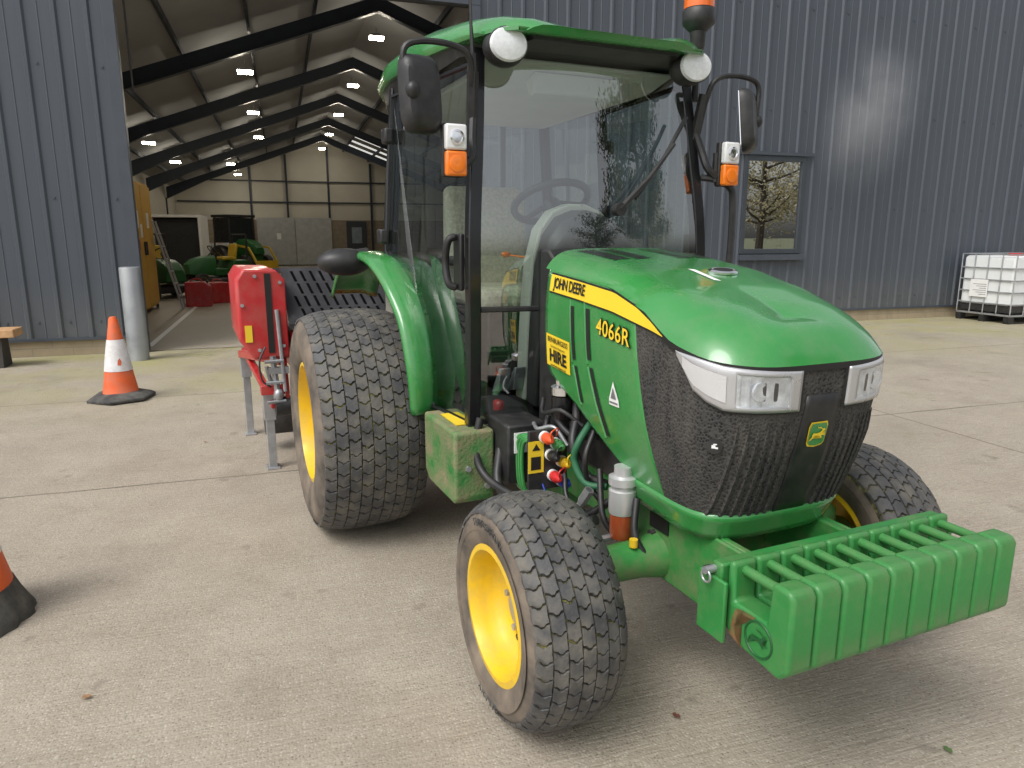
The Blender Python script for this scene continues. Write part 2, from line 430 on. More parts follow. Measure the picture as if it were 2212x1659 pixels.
for d in FD:
    for sg in (-1, 1):
        bm = NB(); e = RS+sg*6.65
        prism(bm, [(RS, zr(RS, 5.98)), (e, zr(e, 5.98)), (e, zr(e, 5.98)-.50), (e-sg*1.6, zr(e-sg*1.6, 5.98)-.30), (RS, zr(RS, 5.98)-.28)], 'y', d-.012, d+.012)
        prism(bm, [(RS, zr(RS, 5.98)-.26), (e-sg*1.6, zr(e-sg*1.6, 5.98)-.282), (e, zr(e, 5.98)-.48), (e, zr(e, 5.98)-.50), (e-sg*1.6, zr(e-sg*1.6, 5.98)-.305), (RS, zr(RS, 5.98)-.285)], 'y', d-.08, d+.08)
        bobj('rafter', bm, BEAM, smooth=0)
        bm = NB(); box(bm, e-.13, e+.0, d-.1, d+.1, 0, 3.1); bobj('column', bm, BEAM, smooth=0)
for s in (-1.2, .5, 2.5, 4.6):
    bm = NB(); box(bm, s-.05, s+.05, 37.85, 37.99, 0, zr(s)-.2); bobj('wind_post', bm, BEAM, smooth=0)
for z in (3.1, 4.1):
    bm = NB(); box(bm, -4.5+(1.5 if z > 4 else 0), 8.7-(1.5 if z > 4 else 0), 37.9, 37.98, z-.03, z+.03); bobj('sheeting_rail', bm, BEAM, smooth=0)
for k in range(4):
    d = 31+k*1.5
    bm = NB(); sa, sb = 3.4, 5.2
    face(bm, [bm.verts.new(p) for p in ((sa, d, zr(sa)-.006), (sb, d, zr(sb)-.006), (sb, d+.5, zr(sb)-.006), (sa, d+.5, zr(sa)-.006))])
    bobj('rooflight', bm, emis('rooflight_%d' % k, (.95, .95, .92), .7), smooth=0)  # translucent panel; daylight coming through it is put in as emission
# window
GLW = glass('window_glass', (.30, .34, .34), .55)
bm = NB()
a, b_, c, d_ = WN
for x0, x1, z0, z1 in ((a, a+.08, c, d_), (b_-.08, b_, c, d_), (a+.08, b_-.08, c, c+.08), (a+.08, b_-.08, d_-.08, d_)): box(bm, x0, x1, WD-.045, WD+.06, z0, z1)
wf = bobj('window', bm, TRIMD, smooth=0, bevel=.006)
bm = NB(); box(bm, a+.075, b_-.075, WD-.01, WD+.0, c+.075, d_-.075); obj('pane', bm, GLW, wf, smooth=0, off=OFF)
bm = NB(); box(bm, a-.1, b_+.12, WD-.07, WD-.032, d_+.01, d_+.06); obj('head_flashing', bm, TRIM, wf, smooth=0, off=OFF)
bm = NB(); box(bm, a-.02, b_+.05, WD-.09, WD-.032, c-.10, c-.01); obj('window_sill', bm, TRIM, wf, smooth=0, off=OFF)
bm = NB(); box(bm, a+.02, b_-.02, WD+.5, WD+.55, .9, 2.8); obj('window_backing', bm, mat('room_back', (.12, .12, .11), .9), wf, smooth=0, off=OFF)  # dark panel standing for the room behind the pane
bm = NB(); box(bm, -1.0, .78, 37.7, 37.8, .05, 2.35); obj('door_leaf', bm, mat('grey_steel_door', (.40, .41, .41), .5), barn, smooth=0, off=OFF, bevel=.01)
bm = NB(); box(bm, .80, 2.55, 37.7, 37.8, .05, 2.35); obj('door_leaf', bm, mat('grey_steel_door_b', (.43, .44, .44), .5), barn, smooth=0, off=OFF, bevel=.01)
bm = NB(); box(bm, -.1, .1, 37.69, 37.698, 1.3, 1.6); obj('door_notice', bm, WHT, barn, smooth=0, off=OFF)
bm = NB(); box(bm, 3.3, 4.3, 37.8, 37.95, .05, 2.2); obj('side_door', bm, TRIMD, barn, smooth=0, off=OFF)
bm = NB(); box(bm, 3.55, 4.05, 37.77, 37.797, 1.1, 1.9); obj('door_window', bm, mat('dim_pane', (.25, .3, .34), .2), barn, smooth=0, off=OFF)

LAMP = emis('lamp_diffuser', (1., .91, .74), 110.)
rows = [(2.18, 5.50, [16, 21, 26, 31, 36], 'along the barn ridge'), (-.44, 4.67, [16, 21, 26], 'midway down the left roof slope'), (-3.03, 3.81, [21, 26], 'near the left eave'), (-1.63, 4.24, [31, 36], 'deep on the left slope')]
names = {16: 'nearest', 21: 'second', 26: 'third', 31: 'fourth', 36: 'farthest'}
for s, z, dl, nm in rows:
    for d in dl:
        t = thing('ceiling_lamp', 'lit ceiling lamp %s, %s from the doorway' % (nm, names[d]), 'lamp', B(s, d, z), BR, 'ceiling lamps lit inside the barn')
        bm = NB(); prism(bm, [(-.15, 0), (.15, 0), (.11, .05), (-.11, .05)], 'y', -.09, .09); cyl(bm, (0, 0, .05), (0, 0, .2), .01, n=6); obj('housing', bm, STEEL, t, smooth=0)
        bm = NB(); box(bm, -.14, .14, -.08, .08, -.045, -.003); obj('diffuser', bm, LAMP, t, smooth=0)

# ------------------------------------------------------------------ things inside the barn
YCAB = mat('ochre_cabinet', (.60, .33, .035), .5, var=.08)
t = thing('storage_cabinet', 'tall ochre yellow steel cabinet with notices just inside the barn doorway', 'cabinet', B(-2.84, 15.2), BR)
bm = NB(); box(bm, -.42, .38, -1.1, 1.1, .08, 2.45); obj('carcass', bm, YCAB, t, smooth=0, bevel=.01)
for y0 in (-1.07, .02):
    bm = NB(); box(bm, .383, .41, y0, y0+1.05, .12, 2.4); dr = obj('door', bm, YCAB, t, smooth=0, bevel=.006)
    bm = NB(); box(bm, .413, .44, y0+(.95 if y0 < 0 else .05), y0+(1.0 if y0 < 0 else .1), 1.1, 1.35); obj('handle', bm, DSTEEL, dr, smooth=0)
for y, z, q in ((-.6, 1.75, .13), (-.25, 1.55, .1), (.5, 1.75, .12)):
    bm = NB(); box(bm, .412, .416, y-q, y+q, z-q*1.2, z+q*1.2); obj('notice', bm, WHT, t, smooth=0)
bm = NB(); box(bm, .412, .417, -.75, -.5, 1.2, 1.4); obj('notice', bm, RED, t, smooth=0, label='red notice on the cabinet door')
for x in (-.38, .34):
    for y in (-1.05, 1.0):
        bm = NB(); box(bm, x, x+.05, y, y+.05, 0, .08); obj('foot', bm, DSTEEL, t, smooth=0)

t = thing('ladder', 'pale aluminium ladder leaning beside the ochre cabinet', 'ladder', B(-1.96, 16.1), BR)
for y in (-.2, .2):
    bm = NB(); tube(bm, [(0, y, 0), (-.42, y, 1.75)], .025, 4); obj('rail', bm, STEEL, t, smooth=0)
for k in range(1, 7):
    f = k/7; bm = NB(); box(bm, -.42*f-.03, -.42*f+.03, -.18, .18, 1.75*f-.012, 1.75*f+.012); obj('rung', bm, STEEL, t, smooth=0)

def fuelcan(loc, rz, label, h):
    t = thing('fuel_can', label, 'fuel can', loc, rz, 'red fuel cans on the barn floor')
    bm = NB(); prism(bm, [(-.25, 0), (.25, 0), (.25, h-.1), (.15, h), (-.25, h)], 'y', -.18, .18); obj('can_body', bm, RED, t, smooth=0, bevel=.025)
    bm = NB(); tube(bm, curve([(-.15, 0, h), (-.1, 0, h+.05), (.03, 0, h+.05), (.08, 0, h)], 4), .016, 6); obj('handle', bm, RED, t)
    bm = NB(); cyl(bm, (.15, 0, h-.06), (.19, 0, h+.02), .03, n=10); obj('cap', bm, BLK, t)
fuelcan(B(-1.68, 16.3), BR, 'larger red fuel can on the barn floor beside the ladder', .52)
fuelcan(B(-1.35, 17.1), BR+.5, 'smaller red fuel can behind the larger one on the barn floor', .46)

GRN_D = mat('green_machine', (.014, .10, .022), .4, var=.1)
YEL_D = mat('yellow_machine', (.55, .36, .02), .45, var=.1)
def simple_wheel(parent, c, r, wd, rr):
    bm = NB(); lathe(bm, [(rr, -wd*.45), (r*.93, -wd*.5), (r, -wd*.3), (r, wd*.3), (r*.93, wd*.5), (rr, wd*.45)], 20, 'Y', c); o = obj('wheel', bm, DSTEEL, parent)
    bm = NB(); lathe(bm, [(.02, -wd*.3), (rr, -wd*.46), (rr, wd*.46), (.02, wd*.3)], 18, 'Y', c); obj('rim', bm, YEL_D, o)
def ride_mower(loc, rz, label, sc=1.0):
    t = thing('ride_on_mower', label, 'mower', loc, rz, 'green ride-on mowers parked in the barn')
    bm = NB(); rings = []
    for x, z0, z1, wd in ((.15, .38, .92, .27), (.4, .38, .9, .28), (.7, .38, .82, .27), (.9, .42, .68, .22)):
        rings.append([Vector((x, y*wd, z)) for y, z in ((-1, z0), (1, z0), (1, z1-.12), (.7, z1), (-.7, z1), (-1, z1-.12))])
    loft(bm, rings); obj('bonnet', bm, GRN_D, t, bevel=.01)
    bm = NB(); box(bm, -.75, .2, -.3, .3, .35, .55); prism(bm, [(-.8, .5), (-.2, .5), (-.3, .78), (-.75, .78)], 'y', -.48, .48); obj('body', bm, GRN_D, t, bevel=.02)
    bm = NB(); box(bm, -.5, -.1, -.22, .22, .78, .88); prism(bm, [(-.5, .85), (-.42, .85), (-.5, 1.25), (-.58, 1.22)], 'y', -.22, .22); obj('seat', bm, YEL_D, t, bevel=.03)
    bm = NB(); torus(bm, (.1, 0, 1.05), .17, .015, Matrix.Rotation(R(50), 3, 'Y').inverted()); cyl(bm, (.3, 0, .85), (.1, 0, 1.05), .02, n=8); obj('steering_wheel', bm, BLK, t)
    bm = NB(); prism(bm, [(-.25, -.55), (.45, -.55), (.5, 0), (.45, .55), (-.25, .55)], 'z', .12, .3); obj('cutting_deck', bm, DSTEEL, t, bevel=.03)
    bm = NB(); tube(bm, [(-.7, -.42, .75), (-.72, -.42, 1.5), (-.72, .42, 1.5), (-.7, .42, .75)], .03, 8); obj('roll_bar', bm, BLK, t)
    for x, y, r, wd in ((.65, .42, .22, .16), (.65, -.42, .22, .16), (-.5, .5, .3, .24), (-.5, -.5, .3, .24)): simple_wheel(t, (x, y, r), r, wd, r*.52)
ride_mower(B(-2.75, 19.0), BR-R(62), 'green ride-on mower with yellow seat parked nearest the ladder in the barn')
ride_mower(B(-1.75, 22.3), BR-R(150), 'green ride-on mower parked further in, behind the red fuel cans')
t = thing('box_trailer', 'white box trailer with dark open back standing on the left inside the barn', 'trailer', B(-3.0, 25.5), BR)
bm = NB()
for x0, x1, z0, z1 in ((-.72, -.64, .4, 2.1), (.64, .72, .4, 2.1), (-.64, .64, 2.02, 2.1), (-.64, .64, .4, .5)): box(bm, x0, x1, -1.2, 1.2, z0, z1)
box(bm, -.64, .64, 1.1, 1.15, .5, 2.0); obj('box_body', bm, WHT, t, smooth=0)
bm = NB(); box(bm, -.63, .63, -.9, -.85, .52, 1.98); obj('dark_opening_sheet', bm, BLK, t, smooth=0)  # black sheet across the open back; the dark inside is put in as colour
for x in (-.55, .55):
    bm = NB(); lathe(bm, [(.1, -.1), (.28, -.1), (.3, -.06), (.3, .06), (.28, .1), (.1, .1)], 18, 'X', (x, .2, .3)); obj('wheel', bm, DSTEEL, t)

t = thing('compact_tractor', 'small green tractor with dark cab parked at the far end of the barn', 'tractor', B(-1.5, 31.5), BR-R(50))
bm = NB(); rings = []
for x, z0, z1, wd in ((.1, .7, 1.35, .3), (.6, .7, 1.3, .3), (1.0, .7, 1.15, .27), (1.15, .75, 1.0, .22)):
    rings.append([Vector((x, y*wd, z)) for y, z in ((-1, z0), (1, z0), (1, z1-.12), (.7, z1), (-.7, z1), (-1, z1-.12))])
loft(bm, rings); obj('bonnet', bm, GRN_D, t, bevel=.01)
bm = NB(); box(bm, -.9, 1.0, -.25, .25, .4, .72); obj('chassis', bm, GRN_D, t)
bm = NB()
for x in (-.9, .1):
    for y in (-.6, .6): tube(bm, [(x, y, .8), (x*.9, y*.92, 2.2)], .035, 6)
box(bm, -.95, .2, -.62, .62, 2.2, 2.3); obj('cab_frame', bm, BLK, t)
bm = NB(); box(bm, -.9, .1, -.58, .58, 1.2, 2.18); obj('cab_window', bm, mat('dark_cab_window', (.02, .025, .03), .1), t)
bm = NB(); box(bm, -.6, -.1, -.25, .25, .9, 1.05); obj('seat', bm, YEL_D, t, bevel=.03)
bm = NB(); prism(bm, [(1.5, .1), (2.0, .1), (1.9, .2), (1.6, .2), (1.55, .5), (1.5, .5)], 'y', -.5, .5)
for y in (-.5, .5): tube(bm, [(.3, y, 1.1), (1.1, y, 1.0), (1.55, y, .4)], .05, 4)
obj('loader', bm, YEL_D, t)
for x, y, r, wd in ((.85, .5, .36, .24), (.85, -.5, .36, .24), (-.5, .62, .55, .36), (-.5, -.62, .55, .36)): simple_wheel(t, (x, y, r), r, wd, r*.5)

TANK = mat('tank_plastic', (.76, .78, .78), .45, var=.06, dust=((.5, .5, .48), .3, 5))
def ibc(loc, rz, label):
    t = thing('liquid_tank', label, 'tank', loc, rz)
    bm = NB(); box(bm, -.58, .58, -.48, .48, .20, 1.12); obj('tank', bm, TANK, t, bevel=.05, seg=3)
    bm = NB()
    for y in (-.45, 0, .45): box(bm, -.6, .6, y-.05, y+.05, 0, .03)
    for x in (-.55, 0, .55):
        for y in (-.45, 0, .45): box(bm, x-.06, x+.06, y-.05, y+.05, .03, .12)
    obj('pallet', bm, BLK, t, smooth=0)
    bm = NB(); box(bm, -.6, .6, -.5, .5, .122, .15)
    for x in (-.6, -.3, 0, .3, .6):
        for y in (-.5, .5): tube(bm, [(x, y, .15), (x, y, 1.15)], .010, 6)
    for y in (-.25, 0., .25):
        for x in (-.6, .6): tube(bm, [(x, y, .15), (x, y, 1.15)], .010, 6)
    for z in (.32, .52, .72, .92, 1.15): tube(bm, [(-.6, -.5, z), (.6, -.5, z), (.6, .5, z), (-.6, .5, z), (-.6, -.5, z)], .011, 6)
    obj('cage', bm, STEEL, t)
    bm = NB(); cyl(bm, (0, 0, 1.12), (0, 0, 1.165), .11, n=20); obj('lid', bm, RED, t)
    bm = NB(); box(bm, -.25, .12, -.525, -.515, .5, .85); obj('label_plate', bm, mat('plate', (.55, .56, .56), .4, var=.1), t, smooth=0)
    bm = NB(); box(bm, -.616, -.611, -.05, .28, .42, .72); lp_ = obj('label_plate', bm, WHT, t, smooth=0)
    bm = NB()
    for k in range(6): box(bm, -.6185, -.6165, -.03, .1+.12*((k*7) % 3)/2, .46+k*.035, .468+k*.035)
    obj('label_print', bm, mat('print_grey', (.2, .2, .22), .6), lp_, smooth=0)
    bm = NB(); cyl(bm, (0, -.48, .27), (0, -.56, .27), .05, n=14); box(bm, -.03, .1, -.57, -.545, .29, .31); obj('valve', bm, BLK, t)
    bm = NB(); box(bm, -.585, .585, -.485, .485, .17, .32); obj('dark_liquid', bm, mat('liquid', (.03, .03, .03), .3), t, bevel=.03)
    return t
ibc(B(12.15, 9.25), BR, 'white caged liquid tank on black pallet against the barn wall outside')
ibc(B(-2.6, 35.5), BR, 'white caged liquid tank at the far end inside the barn')

# steam drifting up the wall right of the window
m = bpy.data.materials.new('steam'); m.use_nodes = True; nt = m.node_tree; nt.nodes.clear()
out = nd(nt, 'ShaderNodeOutputMaterial'); co = nd(nt, 'ShaderNodeTexCoord').outputs['Object']
ln = nd(nt, 'ShaderNodeVectorMath', {0: nd(nt, 'ShaderNodeMapping', {'Vector': co, 'Scale': (1/1.05, 1/.40, 1/1.5)}).outputs[0]}, operation='LENGTH').outputs['Value']
fo = mrange(nt, ln, 1., .05)
fo = mth(nt, 'MULTIPLY', fo, fo)
nn = mrange(nt, noise(nt, co, 1.3, 4, .5), .25, .75)
vs_ = nd(nt, 'ShaderNodeVolumeScatter', {'Color': (1, 1, 1, 1), 'Density': mth(nt, 'MULTIPLY', mth(nt, 'MULTIPLY', fo, nn), 2.8)})
nt.links.new(vs_.outputs[0], out.inputs['Volume'])
bm = NB(); ellipsoid(bm, (0, 0, 0), 1.07, .42, 1.52, 20, 12)
o = obj('steam', bm, m); o['kind'] = 'stuff'; tag(o, 'faint white steam drifting up the barn wall right of the window', 'steam', loc=B(8.95, 9.45, 3.35)); o.rotation_euler = (0, R(22), BR)

# ------------------------------------------------------------------ bollard, cones, bench, leaves
bm = NB(); lathe(bm, [(.115, 0), (.115, 1.08), (.11, 1.095), (.09, 1.10)], 28, 'Z')
o = obj('bollard', bm, mat('galvanised_post', (.36, .38, .40), .45, metal=.5, var=.2, vs=5, dust=((.3, .28, .24), .3, 5)), smooth=50)
tag(o, 'grey galvanised steel bollard guarding the left side of the barn doorway', 'bollard', loc=(-4.47, 8.40, 0))
t = thing('traffic_cone', 'orange traffic cone with scuffed white sleeve standing by the barn doorway', 'traffic cone', (-3.55, 6.30, 0), .3, 'orange traffic cones in the yard')
def cr(z): return ip(z, [.05, .75], [.150, .032])
bm = NB(); lathe(bm, [(cr(z)+(.012 if z < .07 else 0), z) for z in (.045, .07, .15, .24, .5, .73)]+[(cr(.75)*.8, .75)], 28, 'Z')
obj('cone_body', bm, ORANGE_C, t, smooth=50)
bm = NB(); lathe(bm, [(cr(.27)+.004, .27), (cr(.40)+.006, .40), (cr(.55)+.004, .55)], 28, 'Z', cap=False); obj('reflective_sleeve', bm, WHITE_C, t)
bm = NB(); polybm([(-.02, -.03), (.015, -.035), (.025, 0), (.008, .03), (-.012, .012)], lambda a, b: Vector((.14*math.sin(.35+a*8)*(1-(.36+b)*.85)*1.0, -(cr(.36+b)+.009)*math.cos(.35+a*8), .36+b)), bm=bm); obj('sleeve_tear', bm, ORANGE_C, t, smooth=0)
def oct_(h, s, n=6): return [Vector((s*math.cos(2*math.pi*k/n+.39)+.012*math.sin(k*2.3), s*math.sin(2*math.pi*k/n+.39), h+.008*math.sin(k*1.7))) for k in range(n)]
bm = NB(); loft(bm, [oct_(0.005, .285), oct_(.028, .29), oct_(.05, .255), oct_(.075, .165)]); obj('base', bm, RUBB, t, smooth=30, bevel=.006)
t = thing('traffic_cone', 'dirty orange traffic cone on black skirt cut off by the left edge', 'traffic cone', (-2.115, 2.47, 0), .2, 'orange traffic cones in the yard')
bm = NB(); lathe(bm, [(.192, .13), (.165, .26), (.125, .44), (.05, .78), (.04, .80)], 32, 'Z'); obj('cone_body', bm, ORANGE_C, t, smooth=50)
bm = NB(); lathe(bm, [(.168, .265), (.152, .35), (.125, .46)], 32, 'Z', cap=False)
obj('reflective_sleeve', bm, WHITE_C, t)
bm = NB()
rg = []
for h, rad in ((.0, .245), (.02, .243), (.05, .23), (.09, .212), (.14, .194)):
    rg.append([Vector(((rad+(.008*math.sin(k*2.7)+.006*math.sin(k*1.1) if h < .03 else 0))*math.cos(2*math.pi*k/40), (rad+(.008*math.sin(k*2.7) if h < .03 else 0))*math.sin(2*math.pi*k/40), h)) for k in range(40)])
loft(bm, rg); obj('base', bm, RUBB, t, smooth=40)

t = thing('bench', 'low timber bench with dark legs at the left end of the barn wall', 'bench', B(-3.75, 9.35), BR)
bm = NB(); box(bm, -.85, .86, -.16, .16, .34, .43); obj('seat', bm, TIMB, t, smooth=0, bevel=.008)
for x in (-.7, .62):
    bm = NB(); prism(bm, [(-.14, 0), (.14, 0), (.1, .338), (-.1, .338)], 'x', x, x+.1); obj('leg', bm, WOODB, t, smooth=0, bevel=.006)

lp = [((-1.36, 2.02), 'curled tan fallen leaf on the concrete left of the near front wheel', (.30, .17, .08)), ((-1.78, 2.12), 'small brown fallen leaf beside the near traffic cone', (.22, .12, .06)),
      ((.505, 1.93), 'dark red-brown fallen leaf between the front wheel and the weights', (.16, .06, .04)), ((1.25, 1.78), 'green scrap of leaf on the concrete at bottom right', (.08, .14, .04)),
      ((-2.2, 4.9), 'fallen leaf on the concrete well left of the rear wheel', (.25, .15, .07)), ((-2.75, 6.05), 'bright green leaf on the concrete right of the standing cone', (.10, .2, .05))]
for (x, y), lab, c in lp:
    bm = NB(); a0 = random.uniform(0, 6)
    pts = [(0, -.02), (.01, -.012), (.016, -.002), (.01, .004), (.013, .012), (.003, .022), (-.008, .014), (-.013, .003), (-.007, -.004), (-.012, -.012)]
    polybm(pts, lambda a, b: Vector((a*.7, b*.7, .004+.2*abs(a)+.08*abs(b))), bm=bm)
    tag(obj('fallen_leaf', bm, mat('leaf_c', c, .8), smooth=0, solid=.0006), lab, 'leaf', loc=(x, y, .004), rz=a0)

# ------------------------------------------------------------------ trees across the yard (seen in the glass)
def tree(loc, h, wd, lm, label, seed, leaves=5200, lo=.22, ls=(.06, .15)):
    rnd = random.Random(seed)
    t = thing('tree', label, 'tree', loc, 0)
    bm = NB(); tube(bm, curve([(0, 0, 0), (.1, .05, h*.3), (-.05, .1, h*.6), (.05, 0, h*.95)], 5), [.025*h*(1-k/17)+.02 for k in range(16)], 8)
    tips = []
    for k in range(34):
        z = h*rnd.uniform(lo, .92); a = rnd.uniform(0, 6.28); L = wd*(1-1.1*abs(z/h-.48))*rnd.uniform(.6, 1)
        e = Vector((math.cos(a)*L, math.sin(a)*L, z+L*.5)); s = Vector((0, 0, z)); mid = (s+e)/2+Vector((0, 0, -.1*L))
        tube(bm, curve([s, mid, e], 3), [.09, .08, .07, .05, .035, .02, .01], 5)
        tips += [mid, e, (mid+e)/2]
    obj('trunk', bm, BARK, t)
    bm = NB()
    for k in range(leaves):
        c = rnd.choice(tips)+Vector((rnd.gauss(0, .45), rnd.gauss(0, .45), rnd.gauss(0, .45)))*wd*.27
        s = rnd.uniform(*ls); u = Vector((rnd.gauss(0, 1), rnd.gauss(0, 1), rnd.gauss(0, 1))).normalized(); v = u.orthogonal().normalized()
        face(bm, [bm.verts.new(c+u*s), bm.verts.new(c+v*s*.6), bm.verts.new(c-u*s), bm.verts.new(c-v*s*.6)])
    obj('crown', bm, lm, t, smooth=0, recalc=False)
tree((19, -4.6, 0), 14, 4.0, LEAF, 'tall green tree across the yard, mirrored in the tractor windscreen', 3, 24000, ls=(.07, .14))
tree((33, -9, 0), 10, 5.5, LEAFG, 'golden autumn tree across the yard, mirrored in the barn window', 5, 12000, ls=(.05, .12))
tree((26, -16, 0), 8, 4.0, LEAF, 'broad green tree standing behind the tall green tree across the yard', 8)

# ================================================================== TRACTOR
TLOC = Vector((-.042, 3.835, 0)); TRZ = R(-66)
tr = thing('tractor', 'green compact tractor with glazed cab, yellow wheels and a row of front weights', 'tractor', TLOC, TRZ)
def P(name, bm, m, parent=None, **k): return obj(name, bm, m, parent or tr, **k)
FX, FY, RY = 1.735, .655, .83

# ---- wheels
def make_wheel(name, R_, W_, rr, ncol, nrow, text=False):
    h = .0075
    def rt(y): return R_ - .048*abs(2*y/W_)**3.0
    bm = NB()
    half = [(rr-.004, .40), (rr+.018, .465), (rr+.05, .492), ((R_+rr)/2, .508), (R_-.095, .50), (R_-.07, .482), (R_-.056, .462)]
    prof = [(r, -y*W_) for r, y in half]; mis = [1]*(len(half)-1)
    ny = 12
    for k in range(ny+1):
        y = -.445*W_ + .89*W_*k/ny; prof.append((rt(y)-h, y)); mis.append(2)
    prof += [(r, y*W_) for r, y in reversed(half)]; mis += [1]*len(half)
    lathe(bm, prof, 72, 'Y', cap=False, mis=mis)
    cw = .93*W_/ncol
    qs = [-.465, -.26, -.10, .10, .26, .465]
    kv = {-.465: -.10, -.26: -.06, -.10: .09, .10: .09, .26: -.06, .465: -.10}
    for j in range(ncol):
        yc = -.465*W_ + cw*(j+.5)
        for i in range(nrow):
            th = 2*math.pi*(i+.5*(j % 2))/nrow; dth = 2*math.pi/nrow
            jt = random.uniform(-.03, .03); ht = random.uniform(-.0014, .0008)
            poly = [(-.45+kv[q], q) for q in qs] + [(-.02, .505)] + [(.45+kv[q], q) for q in reversed(qs)] + [(-.02, -.425)]
            def pt(p, q, sc, dr):
                y = yc + cw*q*sc; a = th + dth*(p*sc+jt); r = rt(y)+dr+ht
                return Vector((r*math.cos(a), y, r*math.sin(a)))
            topv = [bm.verts.new(pt(p, q, .92, 0)) for p, q in poly]
            midv = [bm.verts.new(pt(p, q, .985, -.0028)) for p, q in poly]
            botv = [bm.verts.new(pt(p, q, 1.0, -h-.002)) for p, q in poly]
            n = len(poly)
            for A, Bv in ((topv, midv), (midv, botv)):
                for k in range(n): face(bm, [A[k], A[(k+1) % n], Bv[(k+1) % n], Bv[k]], 0)
            face(bm, topv, 0)
    tyre_bm = bm
    wl = NB()
    lathe(wl, [(.075, .10*W_), (.072, .16*W_), (.05, .20*W_), (.01, .205*W_)], 24, 'Y')
    for k in range(6):
        a = 2*math.pi*k/6; c = Vector((.105*math.cos(a), 0, .105*math.sin(a)))
        cyl(wl, c+Vector((0, .09*W_, 0)), c+Vector((0, .1*W_+.016, 0)), .012, n=6)
    wo = P(name, wl, STEEL)
    obj('tyre', tyre_bm, [RUB, RUBS, DIRT], wo, smooth=50)
    bm = NB()
    lathe(bm, [(rr+.012, .435*W_), (rr+.014, .455*W_), (rr-.004, .462*W_), (rr-.010, .43*W_), (rr-.018, .33*W_), (rr-.022, .22*W_), (rr-.036, .15*W_), (rr-.055, .105*W_), (rr-.085, .08*W_), (.13, .10*W_), (.085, .105*W_), (.02, .105*W_)], 56, 'Y', cap=False)
    lathe(bm, [(rr+.012, -.435*W_), (rr+.014, -.455*W_), (rr-.004, -.462*W_), (rr-.022, -.33*W_), (rr-.03, -.1*W_), (rr-.05, .05*W_), (.02, .06*W_)], 56, 'Y', cap=False)
    obj('rim', bm, YEL, wo, smooth=40, recalc=True)
    bm = NB(); a = R(-72); c = Vector(((rr-.07)*math.cos(a), .09*W_+.006, (rr-.07)*math.sin(a)))
    cyl(bm, c, c+Vector((0, .004, 0)), .010, n=14); obj('valve_hole', bm, INK, wo)
    if text:
        for s, a0, q in (('TURF SPECIAL', 90, .031), ('GALAXY', 270, .036)):
            tb = textbm(s, q, .0006, 1.15); rm = (R_+rr)/2+.005
            def f(x, y, a0=a0):
                a = R(a0)+x/rm*1.0; r = rm+y
                return Vector((r*math.cos(a), .510*W_, r*math.sin(a)))
            mapped(tb, f); obj('tyre_lettering', tb, RUBB, wo, smooth=0, solid=.002, recalc=False)
    return wo
FR = .348
fw = make_wheel('front_wheel', FR, .30, .196, 7, 42, True); fw.location = (FX, -FY, FR); fw.rotation_euler = (0, 0, math.pi)
rw = make_wheel('rear_wheel', .55, .51, .285, 9, 54); rw.location = (0, -RY, .55); rw.rotation_euler = (0, 0, math.pi)
for src, loc in ((fw, (FX, FY, FR)), (rw, (0, RY, .55))):
    c = src.copy(); COL.objects.link(c); c.parent = tr; c.location = loc; c.rotation_euler = (0, 0, 0)
    for ch in list(src.children):
        d = ch.copy(); COL.objects.link(d); d.parent = c

# ---- bonnet shell functions
ZL = [.60, .70, .80, .90, 1.0, 1.1, 1.2, 1.3, 1.36]
def w_(z): return ip(z, ZL, [.245, .278, .303, .322, .331, .335, .333, .322, .305])
def n_(z): return ip(z, ZL, [2.03, 2.075, 2.11, 2.138, 2.155, 2.16, 2.155, 2.15, 2.15])
def xb_(z): return ip(z, [.6, .67, 1.18, 1.4], [1.865, 1.85, 1.755, 1.72])
def xr_(z): return ip(z, [.62, .66, .72, .87, .95, 1.0, 1.4], [1.76, 1.72, 1.61, 1.36, 1.185, 1.165, 1.15])
def zo_(x): return ip(x, [1.1, 1.6, 1.8, 1.93, 2.05, 2.16], [1.335, 1.29, 1.235, 1.165, 1.135, 1.12])
def H_(x): return ip(x, [1.05, 1.27, 1.4, 1.62, 1.8, 1.92, 2.02], [1.412, 1.392, 1.378, 1.345, 1.300, 1.260, 1.216])
PP = 3.8
def tmap(t):
    q = min(1., abs(t)); g = q**1.6/(q**1.6+(1-q)**1.6+1e-9)
    return math.copysign(90*g, t)
def shell(a, z, off=0.):
    wz = w_(z)+off; xb = xb_(z); L = n_(z)+off-xb; aa = R(min(90, abs(a)))
    return Vector((xb+L*max(0, math.cos(aa))**(2/PP), math.copysign(wz*max(0, math.sin(aa))**(2/PP), a), z))
def y2a(y, z=1.0): return math.degrees(math.asin(min(1, (abs(y)/w_(z))**(PP/2))))*(1 if y >= 0 else -1)

